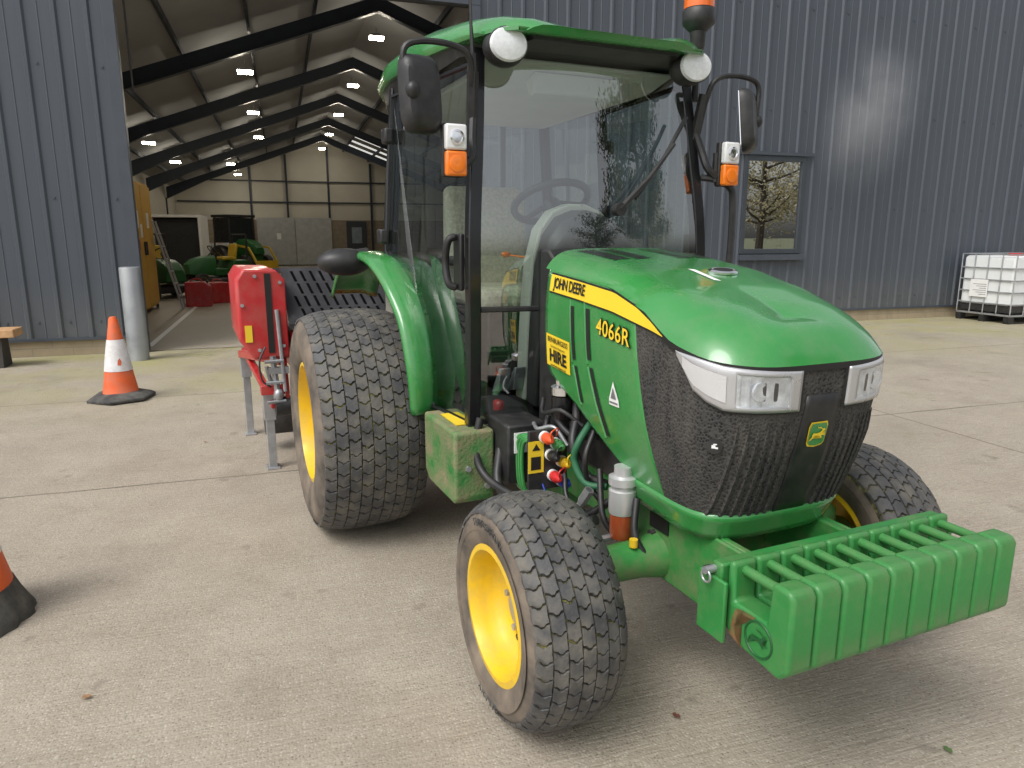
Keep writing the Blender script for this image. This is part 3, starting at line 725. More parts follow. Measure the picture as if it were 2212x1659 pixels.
for sg in (-1, 1):
    bm = NB()
    def f(u, v, sg=sg):
        xg = 1.15+u*.61; z = .63+v*(zo_(xg)-.63); x = xr_(z)+u*(xb_(z)-xr_(z))
        return Vector((x, sg*w_(z), z))
    grid(bm, f, 24, 26)
    sp = P('side_panel', bm, GREEN, solid=.012, smooth=50)
    def sm(x, z, off=.003, sg=sg): return Vector((x, sg*(w_(z)+off), z))
    for x0, z0, x1, z1, wd in ((1.365, 1.215, 1.385, 1.03, .020), (1.47, 1.215, 1.49, 1.045, .024), (1.395, 1.01, 1.425, .885, .018), (1.50, 1.02, 1.575, .80, .022)):
        bm = NB(); grid(bm, lambda u, v: sm(x0+(x1-x0)*v-wd/2+wd*u, z0+(z1-z0)*v), 1, 8); obj('vent_slot', bm, INK, sp, smooth=0)
    for x0, z0, x1, z1 in ((1.345, 1.235, 1.37, 1.02), (1.445, 1.235, 1.475, 1.03), (1.375, 1.01, 1.415, .875), (1.478, 1.02, 1.555, .79)):
        bm = NB(); tube(bm, [sm(x0+(x1-x0)*k/6, z0+(z1-z0)*k/6, .001) for k in range(7)], .005, 6); obj('vent_trim', bm, GREEN, sp)
    xs_ = [1.19, 1.4, 1.625, 1.76, 1.84, 1.895]; zt = [1.316, 1.300, 1.279, 1.243, 1.209, 1.176]; zb = [1.256, 1.241, 1.221, 1.20, 1.187, 1.175]
    def sf(u, v, o, gx=0., gz=0., sg=sg):
        x = 1.19-gx+u*(.705+2*gx); z = ip(x, xs_, zb)-gz+v*(ip(x, xs_, zt)-ip(x, xs_, zb)+2*gz)
        y = w_(z)+o
        if x > xb_(z):
            L = n_(z)+o-xb_(z); y = (w_(z)+o)*max(0, 1-((x-xb_(z))/L)**PP)**(1/PP)
        return Vector((x, sg*y, z))
    bm = NB(); grid(bm, lambda u, v: sf(u, v, .004, .006, .006), 30, 2); obj('stripe_border', bm, INK, sp, smooth=50)
    bm = NB(); grid(bm, lambda u, v: sf(u, v, .0065), 30, 2); st = obj('stripe', bm, YSTK, sp, smooth=50)
    tb = textbm('JOHN DEERE', .052, .0012, .92)
    dr = -sg
    def tf(x, y, sg=sg, dr=dr):
        X = 1.335+x*.82*dr; Z = 1.278-.066*(X-1.335)+y
        return Vector((X, sg*(w_(Z)+.009), Z))
    mapped(tb, tf); obj('maker_lettering', tb, INK, sp, smooth=0, recalc=False)
    for wt, m, o in ((.0042, INK, .004), (.0006, YSTK, .007)):
        tb = textbm('4066R', .072, wt, 1.05)
        def tf(x, y, sg=sg, dr=dr, o=o):
            X = 1.635+dr*x; Z = 1.155-.10*dr*x+y
            return Vector((X, sg*(w_(Z)+o), Z))
        mapped(tb, tf); obj('model_lettering', tb, m, sp, smooth=0, recalc=False)
    if sg < 0:
        bm = NB(); grid(bm, lambda u, v: sm(1.178+.178*u, .968+.118*v+.015*(1-u), .004), 4, 3); hs_ = obj('hire_sticker', bm, YSTK, sp, smooth=0)
        for s, q, wt, zc in (('HIRE', .062, .0022, 1.016), ('BENBURGESS', .026, .0003, 1.075), ('Groundcare Equipment', .0115, .0001, 1.052), ('www.benburgess.co.uk', .0125, .0003, .982)):
            tb = textbm(s, q, wt)
            mapped(tb, lambda x, y, zc=zc: sm(1.268+x, zc-.085*x+y, .0065)); obj('sticker_lettering', tb, INK, sp, smooth=0, recalc=False)
        bm = NB(); polybm([(-.03, -.035), (.03, -.035), (.028, -.015), (0, .045), (-.028, -.015)], lambda a, b: sm(1.64+a, .955+b, .004), bm=bm); obj('warning_sticker', bm, WHT, sp, smooth=0)
        bm = NB(); polybm([(-.016, -.012), (.016, -.012), (0, .025)], lambda a, b: sm(1.64+a, .955+b, .006), bm=bm)
        polybm([(-.024, -.028), (.024, -.028), (.024, -.022), (-.024, -.022)], lambda a, b: sm(1.64+a, .955+b, .006), bm=bm); obj('warning_print', bm, mat('grey_print', (.15, .15, .15), .5), sp, smooth=0)

# ---- bonnet top
bm = NB()
NT_, NR = 96, 30
def outline(t):
    if t < .3: return Vector((1.12+(1.73-1.12)*t/.3, -1, 0)), 's'
    if t > .7: return Vector((1.12+(1.73-1.12)*(1-t)/.3, 1, 0)), 's'
    return tmap((t-.5)/.2), 'n'
def btop(u, v):
    q, k = outline(u)
    if k == 's':
        x = q.x; zz = zo_(x); yo = q.y*w_(zz); xs = x
    else:
        z = zo_(1.8)
        for _ in range(4):
            p = shell(q, z, .006); z = zo_(p.x)
        x, yo, zz = p.x, p.y, z
        xs = 1.73+(2.0-1.73)*min(1, max(0, x-1.73)/.43)
    r = v**1.5
    px = x+(xs-x)*r; py = yo*(1-r)
    pw = 7.5 if k == 's' else 7.5-4.0*min(1, max(0, (x-1.73)/.43))
    f = 1-(1-r)**pw
    f = .92*f+.08*(1-(1-r)**2)
    return Vector((px, py, zz+(H_(xs)-zz)*f))
grid(bm, btop, NT_, NR)
bmesh.ops.remove_doubles(bm, verts=bm.verts[:], dist=.0004)
bon = P('bonnet', bm, GREEN, smooth=60)
def ztop(x, y):
    zz = zo_(x); q = abs(y)/w_(zz); return zz+(H_(x)-zz)*(.92*(1-q**7.5)+.08*(1-q*q))
for sg in (-1, 1):
    bm = NB()
    for k in range(11):
        x = 1.17+k*.024
        for j in range(2):
            y0 = sg*(.055+j*.085)
            grid(bm, lambda u, v: Vector((x+.012*u+.006*v, y0+sg*.072*v, ztop(x+.012*u, y0+sg*.072*v)+.002)), 1, 4)
    obj('bonnet_vent', bm, INK, bon, smooth=0)
bm = NB(); lathe(bm, [(.045, 0), (.045, .006), (.036, .010), (.03, .007), (.004, .007)], 28, 'Z'); ob = obj('badge', bm, [CHR], bon); ob.location = (1.66, .06, ztop(1.66, .06)); ob.rotation_euler = (0, R(11), 0); ob.scale = (.8, 1.25, 1)
bm = NB(); lathe(bm, [(.03, .009), (.029, .0105), (.004, .011)], 24, 'Z'); ob2 = obj('badge_centre', bm, INK, bon); ob2.location = ob.location; ob2.rotation_euler = ob.rotation_euler; ob2.scale = ob.scale
bm = NB(); polybm([(0, -.01), (.12, .0), (.13, .02), (.01, .012)], lambda a, b: Vector((1.62+a, -.04+b, ztop(1.62+a, -.04+b)+.002)), bm=bm); obj('bonnet_sticker', bm, WHT, bon, smooth=0)
# ---- grille
bm = NB()
def gr(u, v, off=0.):
    a = tmap(u*2-1); z = 1.1
    for _ in range(4): zt_ = zo_(shell(a, z, off).x); z = .665+v*(zt_-.012-.665)
    return shell(a, z, off)
grid(bm, gr, 72, 24)
gri = P('grille', bm, GRILL, smooth=60)
for y in [s*(.088+.026*k) for k in range(7) for s in (-1, 1)]:
    pts = []
    for k in range(10):
        z = .675+.29*k/9
        if abs(y) < w_(z)*.985: pts.append(shell(y2a(y, z), z, .002))
    if len(pts) > 2:
        bm = NB(); tube(bm, pts, [.0070]*(len(pts)-3)+[.006, .004, .001], 4); obj('grille_rib', bm, GRILL, gri, smooth=20)
bm = NB(); grid(bm, lambda u, v: shell(y2a((-.065+.13*u)*(1-.25*abs(v-.5)), .675+.36*v), .675+.36*v, .006), 8, 12); obj('centre_panel', bm, BLK, gri, solid=.01)
bm = NB(); grid(bm, lambda u, v: btop(.3+.4*u, 0)+Vector((0, 0, -.018*v)), 60, 1); obj('seal_strip', bm, INK, gri)
def em(x, y, o=.010): return Vector((n_(.923+y)+o, x, .923+y))
shield = [(-.030, -.024), (-.024, -.032), (0, -.036), (.024, -.032), (.030, -.024), (.032, .02), (.027, .031), (-.027, .031), (-.032, .02)]
shield = [(a*1.08, b*1.12) for a, b in shield]
bm = NB(); polybm(shield, lambda a, b: em(a, b, .0085), bm=bm); es = obj('emblem', bm, YSTK, gri, smooth=0)
bm = NB(); polybm([(a*.88, b*.88) for a, b in shield], lambda a, b: em(a, b, .0105), bm=bm); obj('emblem_field', bm, GREEN, gri, smooth=0)
deer = [(-.38, -.02), (-.30, .08), (-.1, .05), (.08, .08), (.2, .16), (.24, .27), (.34, .28), (.44, .21), (.40, .17), (.32, .17), (.28, .06), (.22, -.03), (.36, -.01), (.46, -.08), (.42, -.11), (.34, -.06), (.2, -.09), (.30, -.18), (.27, -.24), (.2, -.17), (.08, -.08), (-.08, -.06), (-.2, -.08), (-.3, -.2), (-.46, -.32), (-.49, -.27), (-.37, -.14), (-.36, -.08)]
ant = [(.24, .27), (.10, .36), (-.06, .36), (-.12, .44), (-.08, .32), (.08, .31), (.2, .25)]
bm = NB()
for pl in (deer, ant): polybm([(a*.056, b*.056-.001) for a, b in pl], lambda a, b: em(a, b, .0125), bm=bm)
obj('emblem_deer', bm, YSTK, gri, smooth=0)
p = shell(-50, .90, .004)
bm = NB(); lathe(bm, [(.021, 0), (.021, .004), (.003, .005)], 22, 'X'); ob = obj('round_plug', bm, BLK, gri); ob.location = p; ob.rotation_euler = (0, 0, R(-40))
bm = NB()
for a0, b0, a1, b1 in ((-.008, -.005, .002, .004), (.002, -.006, .009, -.001), (-.004, .005, .006, .008)): box(bm, .005, .0056, a0, a1, b0, b1)
ob = obj('plug_symbol', bm, WHT, gri, smooth=0); ob.location = p; ob.rotation_euler = (0, 0, R(-40))
# ---- bumper band
bm = NB()
def bf(u, v):
    t = u
    if t < .2: z = .595+.08*v; return Vector((1.60+(xb_(z)-1.60)*t/.2, -(w_(z)+.010), z+.012*(1-t/.2)))
    if t > .8: z = .595+.08*v; return Vector((1.60+(xb_(z)-1.60)*(1-t)/.2, (w_(z)+.010), z+.012*(1-(1-t)/.2)))
    z = .595+.08*v; return shell(tmap((t-.5)/.3), z, .010)
grid(bm, bf, 80, 4); P('lower_bumper', bm, GREEN, solid=.03, smooth=50)
# ---- headlights
INSET = mat('pale_inset', (.64, .64, .65), .25, metal=.35, var=.04)
for sg in (-1, 1):
    A = [5, 46, 57, 66, 76]
    def zt_(a): return ip(a, [5, 46, 76], [1.106, 1.122, 1.146])
    def zb_(a): return ip(a, A, [.996, 1.003, 1.02, 1.046, 1.138])
    def hl(u, v, off, sg=sg, a0=4, a1=76):
        a = a0+(a1-a0)*u; z = zb_(a)+(zt_(a)-zb_(a))*v
        e = min(u*25, (1-u)*25, v*10, (1-v)*10, 1)
        return shell(sg*a, z, off*(.75+.25*max(0, e)))
    def inl(u, v): return .05 < u < .47 and .12 < v < .86
    bm = NB(); grid(bm, lambda u, v: hl(u, v, .010), 70, 14, skip=inl)
    bz = P('headlight', bm, SILV, smooth=60, solid=.008)
    bm = NB(); grid(bm, lambda u, v: hl(-.012+1.02*u, -.05+1.1*v, .004), 40, 6); obj('surround', bm, INK, bz, smooth=60)
    bm = NB()
    def refl(u, v): return hl(.04+.44*u, .11+.77*v, .010) + Vector((-.004*(1-(2*u-1)**4)*(1-(2*v-1)**4)-.002+.0012*((int(u*10) % 2)*2-1), 0, 0))
    grid(bm, refl, 20, 8); obj('reflector', bm, REFL, bz, smooth=15)
    bm = NB(); c = refl(.5, .5); rad = .026; lathe(bm, [(rad, -.004), (rad, .002), (rad*.9, .003), (rad*.5, .0005), (.002, .000)], 20, 'X', c); obj('bulb', bm, REFL, bz)
    bm = NB(); grid(bm, lambda u, v: hl(.04+.44*u, .11+.77*v, .0128), 10, 6); obj('lens', bm, LENS, bz, smooth=60)
    bm = NB(); grid(bm, lambda u, v: hl(.56+.38*u, .2+.6*v, .0125), 12, 4); obj('bezel_inset', bm, INSET, bz, smooth=60)

# ---- chassis, axle, engine
bm = NB()
for sg in (-1, 1):
    box(bm, .95, 2.24, sg*.185-.012, sg*.185+.012, .43, .60)
    prism(bm, [(1.55, .36), (2.05, .36), (2.25, .47), (2.25, .60), (1.5, .60)], 'y', sg*.205-.006, sg*.205+.006)
box(bm, 2.19, 2.27, -.385, .385, .50, .60); box(bm, 1.95, 2.2, -.17, .17, .40, .46)
P('chassis', bm, GREEN2, bevel=.006)
for x in (2.0, 2.08, 1.72):
    for sg in (-1, 1):
        bm = NB(); cyl(bm, (x, sg*.211, .50), (x, sg*.228, .50), .014, n=6); P('chassis_bolt', bm, DSTEEL)
bm = NB(); box(bm, 1.70, 1.80, -.216, -.2125, .52, .57); P('data_plate', bm, INK, smooth=0)
bm = NB()
tube(bm, [(FX, y, .43) for y in (-.50, -.42, -.28, -.16, -.07, .07, .16, .28, .42, .50)], [.062, .058, .062, .085, .125, .125, .085, .062, .058, .062], 16)
P('front_axle', bm, GREEN2)
for sg in (-1, 1):
    bm = NB(); lathe(bm, [(.055, .26), (.07, .27), (.075, .33), (.07, .40), (.075, .47), (.072, .49), (.05, .51)], 20, 'Z', (FX, sg*.48, 0)); box(bm, FX-.06, FX+.06, sg*.44-.02, sg*.44+.02, .30, .48); cyl(bm, (FX, sg*.50, FR), (FX, sg*.63, FR), .075, n=18)
    P('steering_knuckle', bm, GREEN2, bevel=.004)
bm = NB(); tube(bm, [(FX-.09, -.47, .47), (FX-.11, -.2, .47)], .011, 8); tube(bm, [(FX-.11, -.2, .47), (FX-.11, -.05, .47)], .024, 12); P('steering_rod', bm, STEEL)
bm = NB(); cyl(bm, (FX+.03, -.32, .49), (FX+.03, -.32, .515), .014, n=10); P('oil_cap', bm, YEL)
bm = NB(); box(bm, 1.05, 1.75, -.17, .17, .55, 1.12); box(bm, 1.1, 1.6, -.21, .21, .6, .9); box(bm, 1.76, 1.84, -.24, .24, .62, 1.1)
for k in range(5): cyl(bm, (1.2+.1*k, -.22, 1.0), (1.2+.1*k, -.17, 1.0), .03, n=10)
P('engine', bm, DSTEEL, bevel=.01)
bm = NB(); box(bm, -.45, 1.06, -.2, .2, .33, .7); cyl(bm, (0, -.62, .55), (0, .62, .55), .11, n=18); P('transmission', bm, GREEN2, bevel=.01)
bm = NB(); lathe(bm, [(.042, .62), (.045, .63), (.045, .70), (.038, .705), (.038, .715), (.047, .72), (.047, .745), (.03, .75), (.03, .78)], 22, 'Z', (1.655, -.295, -.06)); fs = P('fuel_separator', bm, mat('cast_aluminium', (.6, .6, .6), .4, metal=.5, var=.1))
bm = NB(); lathe(bm, [(.012, .525), (.015, .53), (.036, .535), (.04, .555), (.04, .62)], 22, 'Z', (1.655, -.295, -.06)); obj('bowl', bm, mat('amber_bowl', (.30, .06, .02), .2), fs)
bm = NB(); cyl(bm, (1.655, -.295, .44), (1.655, -.295, .466), .010, n=8); obj('drain_plug', bm, WHT, fs)
bm = NB(); lathe(bm, [(.04, .78), (.043, .79), (.043, .87), (.03, .875)], 20, 'Z', (1.24, -.30, .0)); ff = P('oil_filter', bm, BLKG)
bm = NB(); lathe(bm, [(.046, .876), (.046, .905), (.03, .915), (.03, .93), (.012, .935)], 20, 'Z', (1.24, -.30, .0)); obj('filter_head', bm, CHR, ff)
def hose(pts, r, m, name='hose'):
    bm = NB(); tube(bm, curve(pts, 7), r, 10); P(name, bm, m)
hose([(1.02, -.46, .62), (1.1, -.50, .50), (1.25, -.46, .42), (1.42, -.40, .42), (1.55, -.33, .50)], .019, BLK)
hose([(.96, -.52, .74), (.98, -.55, .62), (1.06, -.53, .52), (1.3, -.44, .47)], .016, BLK)
hose([(1.28, -.26, .86), (1.33, -.29, .80), (1.38, -.33, .72), (1.42, -.30, .62), (1.5, -.26, .6)], .017, BLK)
hose([(1.40, -.27, .80), (1.42, -.33, .74), (1.41, -.34, .67), (1.46, -.32, .60), (1.52, -.27, .6)], .013, mat('green_hose', (.02, .12, .05), .6), 'corrugated_hose')
hose([(1.18, -.33, .78), (1.22, -.36, .70), (1.30, -.34, .69)], .012, BLK)
hose([(1.12, -.36, .74), (1.2, -.38, .74), (1.27, -.35, .76), (1.32, -.32, .70)], .008, STEEL)
hose([(1.14, -.33, .84), (1.2, -.36, .80), (1.3, -.34, .83), (1.36, -.28, .78)], .008, BLK)
hose([(1.18, -.30, .80), (1.26, -.33, .78), (1.35, -.31, .74), (1.45, -.27, .76)], .011, BLK)
hose([(1.30, -.40, .52), (1.40, -.38, .48), (1.50, -.34, .50), (1.58, -.28, .58)], .013, BLK)
hose([(1.34, -.34, .60), (1.40, -.36, .53), (1.47, -.33, .50)], .009, BLK)
hose([(1.44, -.28, .78), (1.47, -.33, .70), (1.46, -.31, .60), (1.52, -.27, .52)], .010, BLK)
hose([(1.5, -.29, .66), (1.58, -.32, .52), (1.62, -.28, .45)], .011, BLK)
hose([(1.7, -.27, .62), (1.74, -.30, .52), (1.78, -.28, .45)], .012, BLK)
for k in range(4):
    x = 1.10+.022*k
    hose([(x+.16, -.36, .72), (x+.06, -.42, .71), (x, -.43, .66), (x, -.42, .50), (x+.02, -.36, .45)], .008, GREEN, 'hydraulic_pipe')
for a, b_ in (((1.47, -.37, .50), (1.52, -.34, .60)),):
    bm = NB(); cyl(bm, a, b_, .013, n=6); cyl(bm, Vector(a)*.5+Vector(b_)*.5, b_, .018, n=6); P('hose_fitting', bm, STEEL)
bm = NB(); box(bm, 1.27, 1.285, -.46, -.30, .53, .76); cp = P('coupler_block', bm, BLK, bevel=.004)
bm = NB(); box(bm, 1.2855, 1.288, -.462, -.40, .60, .72); obj('warning_label', bm, YSTK, cp, smooth=0)
bm = NB(); polybm([(-.017, 0), (.017, 0), (0, .026)], lambda a, b: Vector((1.289, -.431+a, .685+b)), bm=bm); grid(bm, lambda u, v: Vector((1.289, -.452+.04*u, .612+.05*v)), 1, 1); obj('label_print', bm, INK, cp, smooth=0)
cols = {'red': (.75, .10, .03), 'green': (.05, .22, .06), 'black': (.02, .02, .02), 'yellow': (.75, .48, .02), 'crimson': (.6, .03, .03), 'blue': (.03, .06, .42)}
for (nm, c), (y, z) in zip(cols.items(), ((-.40, .735), (-.355, .705), (-.375, .665), (-.33, .635), (-.365, .585), (-.33, .56))):
    mm = mat('cap_'+nm, c, .4, var=.04)
    bm = NB(); lathe(bm, [(.018, 0), (.02, .005), (.02, .03), (.012, .035), (.012, .05), (.006, .055)], 16, 'X', (1.30, y, z)); co_ = obj('coupler_cap', bm, mm, cp)
    co_['label'] = nm+' rubber cap on a hydraulic coupler'
    bm = NB(); lathe(bm, [(.022, -.012), (.022, .001)], 16, 'X', (1.30, y, z)); obj('coupler_ring', bm, WHT, cp)
for (y, z, c) in ((-.40, .735, 'red'), (-.375, .665, 'black'), (-.365, .585, 'crimson'), (-.33, .635, 'yellow'), (-.33, .56, 'blue')):
    bm = NB(); tube(bm, curve([(1.35, y, z), (1.365, y-.01, z+.035), (1.34, y+.03, z+.04), (1.30, y+.045, z+.0)] if c != 'blue' else [(1.35, y, z), (1.36, y-.03, z-.06), (1.33, y-.07, z-.05), (1.30, y-.08, z+.0)], 6), .003, 6); obj('cap_cord', bm, bpy.data.materials['cap_'+c], cp)
bm = NB(); prism(bm, [(.60, .44), (.66, .40), (.98, .40), (1.0, .42), (1.0, .70), (.60, .70)], 'y', -.645, -.475); tb_ = P('side_tank', bm, GREENT, bevel=.014, seg=3)
bm = NB(); box(bm, .70, .90, -.60, -.52, .702, .706); obj('tank_label', bm, YSTK, tb_, smooth=0)
for y, z in ((-.59, .55), (-.51, .47)):
    bm = NB(); cyl(bm, (1.0, y, z), (1.012, y, z), .012, n=6); obj('tank_bolt', bm, STEEL, tb_)
bm = NB(); box(bm, .86, 1.12, -.47, -.30, .50, .74); bb = P('battery_box', bm, BLK, bevel=.01)
bm = NB(); box(bm, 1.122, 1.126, -.445, -.39, .63, .71); obj('white_label', bm, WHT, bb, smooth=0)

# ---- weights
for sg in (-1, 1):
    bm = NB(); box(bm, 2.19, 2.29, sg*.405-.006, sg*.405+.006, .47, .63); P('bracket_plate', bm, GREENW, bevel=.004)
bm = NB(); box(bm, 2.225, 2.262, -.40, .40, .605, .665); wb = P('weight_bracket', bm, GREENW, bevel=.006)
bm = NB(); cyl(bm, (2.235, -.43, .645), (2.235, -.38, .645), .010, n=10); torus(bm, (2.235, -.425, .63), .016, .003, Matrix.Rotation(R(90), 3, 'X'), 16, 6); obj('lock_pin', bm, STEEL, wb)
wbm = NB()
TH = .0365
prism(wbm, [(2.268, .50), (2.33, .475), (2.45, .462), (2.478, .49), (2.478, .668), (2.466, .686), (2.412, .686), (2.404, .58), (2.294, .58), (2.290, .678), (2.268, .678)], 'y', -TH, TH)
for k in range(10):
    y = -.351+.078*k
    if k == 0:
        wo = P('suitcase_weight', wbm, GREENW, bevel=.010, seg=3); wo.location = (0, y, 0); w0 = wo
        bm = NB(); tube(bm, [(2.285, 0, .655), (2.412, 0, .655)], .0125, 12); h0 = obj('handle', bm, GREENW, wo)
    else:
        wo = w0.copy(); COL.objects.link(wo); wo.parent = tr; wo.location = (0, y, 0)
        h = h0.copy(); COL.objects.link(h); h.parent = wo
bm = NB(); Mx = Matrix.Rotation(R(90), 3, 'X'); torus(bm, (2.385, -TH-.001, .530), .043, .0030, Mx, 28, 6)
for pl in (deer, ant): polybm([(a*.066, b*.066) for a, b in pl], lambda a, b: Vector((2.385+a, -TH-.003, .530+b)), bm=bm)
obj('cast_emblem', bm, mat('green_cast_dark', (.010, .085, .022), .5), w0, smooth=0, recalc=False)
RUST = mat('rust_scuff', (.16, .075, .03), .9, var=.4, vs=40, dust=((.05, .16, .035), .6, 30))
bm = NB(); polybm([(2.282, .505), (2.292, .50), (2.296, .54), (2.306, .57), (2.33, .576), (2.37, .578), (2.37, .570), (2.32, .565), (2.31, .55), (2.304, .52), (2.312, .492), (2.335, .482), (2.33, .479), (2.29, .495)], lambda a, b: Vector((a, -TH-.0012, b)), bm=bm); obj('rust_patch', bm, RUST, w0, smooth=0)

# ---- fenders
FP = [(.545, .67), (.552, .80), (.53, .93), (.475, 1.06), (.39, 1.17), (.275, 1.268), (.145, 1.335), (.0, 1.365), (-.16, 1.37), (-.32, 1.33), (-.48, 1.25), (-.60, 1.13)]
FC = curve([(x, 0, z) for x, z in FP], 4)
for sg in (-1, 1):
    bm = NB()
    rows_ = []
    for i, p in enumerate(FC):
        d = (FC[min(i+1, len(FC)-1)]-FC[max(i-1, 0)]).normalized(); nrm = Vector((d.z, 0, -d.x))
        if nrm.dot(p-Vector((0, 0, .55))) < 0: nrm = -nrm
        yo = ip(i/len(FC), [0, .3, .55, 1], [.685, .71, .765, .82])
        rows_.append([p+nrm*o+Vector((0, sg*y, 0)) for y, o in ((.555, -.03), (.60, -.014), (.625, .0), (.65, .006), (yo-.02, .004), (yo-.004, -.005), (yo, -.022), (yo-.01, -.035))])
    loft(bm, rows_, closed=False, cap=False)
    fe = P('fender', bm, GREEN, smooth=60, solid=.006)
    bm = NB(); ellipsoid(bm, (-.10, sg*.825, 1.325), .085, .135, .068, 20, 12); cyl(bm, (-.12, sg*.70, 1.35), (-.11, sg*.80, 1.335), .045, n=14); obj('light_pod', bm, BLK, fe)

# ---- cab
def yc(x, z): return ip(x, [-.45, 0, .9], [.5, .635, .53]) - max(0, (z-1.45)/.6)*.05
for sg in (-1, 1):
    bm = NB(); pts = [(.905, sg*.535, .66), (.93, sg*.535, 1.0), (.925, sg*.53, 1.45), (.885, sg*.50, 1.8), (.835, sg*.472, 2.14)]
    tube(bm, curve(pts, 5), .036, 4); P('cab_pillar', bm, BLKG, smooth=30, bevel=.005)
    bm = NB(); tube(bm, [(.0, sg*(yc(0, z)-.012), z) for z in (1.3, 1.5, 1.8, 2.14)], .03, 4); P('cab_pillar', bm, BLKG, bevel=.005)
    bm = NB(); tube(bm, [(-.43-.02*(1.5-z), sg*(yc(-.45, z)-.01), z) for z in (.9, 1.3, 1.5, 1.8, 2.14)], .035, 4); P('cab_pillar', bm, BLKG, bevel=.005)
    DOc = curve([(.02, 0, 1.385), (.12, 0, 1.29), (.23, 0, 1.18), (.33, 0, 1.07), (.405, 0, .96), (.46, 0, .85), (.50, 0, .74)], 3)
    DO = [(.815, 2.09), (.02, 2.10), (.02, 1.75)] + [(p.x, p.z) for p in DOc] + [(.53, .70), (.86, .70), (.90, 1.0), (.89, 1.45), (.86, 1.75)]
    bm = NB()
    pts = [Vector((x, sg*(yc(x, z)+.004), z)) for x, z in DO]
    face(bm, [bm.verts.new(p) for p in pts], 0)
    dr = P('door', bm, GLS, smooth=0, recalc=False)
    bm = NB(); tube(bm, pts+[pts[0]], .012, 6); obj('door_frame', bm, BLKG, dr, smooth=30)
    for z in (1.92, 1.45):
        bm = NB(); box(bm, -.03, .05, sg*(yc(0, z)+.02)-.02, sg*(yc(0, z)+.02)+.02, z-.035, z+.035); obj('hinge', bm, BLK, dr, bevel=.01)
    bm = NB(); yy = sg*(yc(.8, 1.35)+.03)
    pth = curve([(.845, yy, 1.45), (.84, yy+sg*.03, 1.43), (.82, yy+sg*.035, 1.35), (.84, yy+sg*.03, 1.27), (.85, yy, 1.25)], 5)
    tube(bm, pth, .016, 8); prism(bm, [(.80, 1.24), (.88, 1.24), (.885, 1.46), (.80, 1.46)], 'y', yy-sg*.024, yy-sg*.004); obj('door_handle', bm, BLK, dr, bevel=.008)
    bm = NB(); q = [(-.01, 2.10), (-.43, 2.10), (-.45, 1.35), (-.02, 1.42)]; face(bm, [bm.verts.new((x, sg*yc(x, z), z)) for x, z in q]); P('quarter_window', bm, GLS, smooth=0)
    bm = NB(); loft(bm, [[Vector((x, sg*(y), z)) for x, z in ((.46, .70), (.43, .86), (.35, 1.0), (.22, 1.14), (.02, 1.30), (-.4, 1.34), (-.4, .70))] for y in (.535, .55)]); P('inner_panel', bm, BEIGE if sg < 0 else BLK, bevel=.004)
WT = [.7, 1.0, 1.45, 1.8, 2.15]
bm = NB(); grid(bm, lambda u, v: (lambda z, yp: Vector((ip(z, WT, [.91, .945, .945, .905, .855])+.05*(1-(2*u-1)**2), yp*(2*u-1), z)))(.72+1.42*v, ip(.72+1.42*v, [.7, 1.45, 1.8, 2.15], [.525, .522, .49, .46])), 16, 20); P('windscreen', bm, GLW2, smooth=60)
for sg in (-1, 1):
    bm = NB(); tube(bm, [(.955, sg*.51, 1.17), (.985, sg*.28, 1.17)], .011, 6); P('screen_rail', bm, BLK)
bm = NB(); grid(bm, lambda u, v: Vector((-.46-.03*(1-v), (2*u-1)*.46, 1.05+1.05*v)), 2, 2); P('rear_window', bm, GLS, smooth=0)
bm = NB(); tube(bm, [(-.47, -.46, 1.05), (-.47, .46, 1.05)], .025, 4); tube(bm, [(-.45, -.46, 2.10), (-.45, .46, 2.10)], .025, 4); tube(bm, [(-.46, .19, 1.05), (-.45, .19, 2.10)], .016, 4); P('rear_frame', bm, BLKG)
bm = NB(); box(bm, -.45, .92, -.50, .50, .62, .70); prism(bm, [(-.47, .70), (-.40, .70), (-.42, 1.05), (-.49, 1.05)], 'y', -.48, .48); P('cab_floor', bm, BLK, bevel=.006)
bm = NB(); prism(bm, [(.985, .68), (1.13, .68), (1.155, 1.0), (1.14, 1.34), (1.06, 1.40), (.99, 1.40)], 'y', -.275, .275); P('firewall', bm, BLK, bevel=.01)
def yr(x): return ip(x, [-.62, -.5, -.3, 0, .5, .85, 1.0, 1.06], [.40, .50, .575, .615, .60, .53, .465, .40])
def zrd(x): return ip(x, [-.62, -.5, -.3, 0, .45, .75, .92, 1.0, 1.06], [2.19, 2.225, 2.27, 2.298, 2.298, 2.272, 2.246, 2.22, 2.188])
def zbot(x): return ip(x, [-.62, .55, .8, 1.06], [2.168, 2.165, 2.165, 2.164])
rings = []
QS = [0, .2, .4, .52, .62, .7, .78, .86, .92, .97, 1.0, 1.0, .985]
for x in np.concatenate([np.linspace(-.62, .6, 20), np.linspace(.65, 1.06, 16)]):
    x = float(x); zt0 = zrd(x); dip = ip(x, [-.6, .3, .8, .95, 1.06], [.0, .02, .040, .034, .004])
    zb0 = zbot(x)
    zs_ = [zt0-dip, zt0-dip, zt0-dip*.95, zt0-dip*.6, zt0-dip*.2, zt0, zt0-.002, zt0-.012, zt0-.030, zt0-.05, zt0-.072, zb0+.012, zb0]
    hf = [(yr(x)*q, max(z, zb0)) for q, z in zip(QS, zs_)]
    ring = [Vector((x+(.03*(1-(y/max(.01, yr(x)))**2) if x > .98 else 0), y, z)) for y, z in hf]
    ring = ring + [Vector((p.x, -p.y, p.z)) for p in reversed(ring[1:])]
    rings.append(ring)
bm = NB(); loft(bm, rings); P('roof', bm, GREEN, smooth=50)
bm = NB(); rings = []
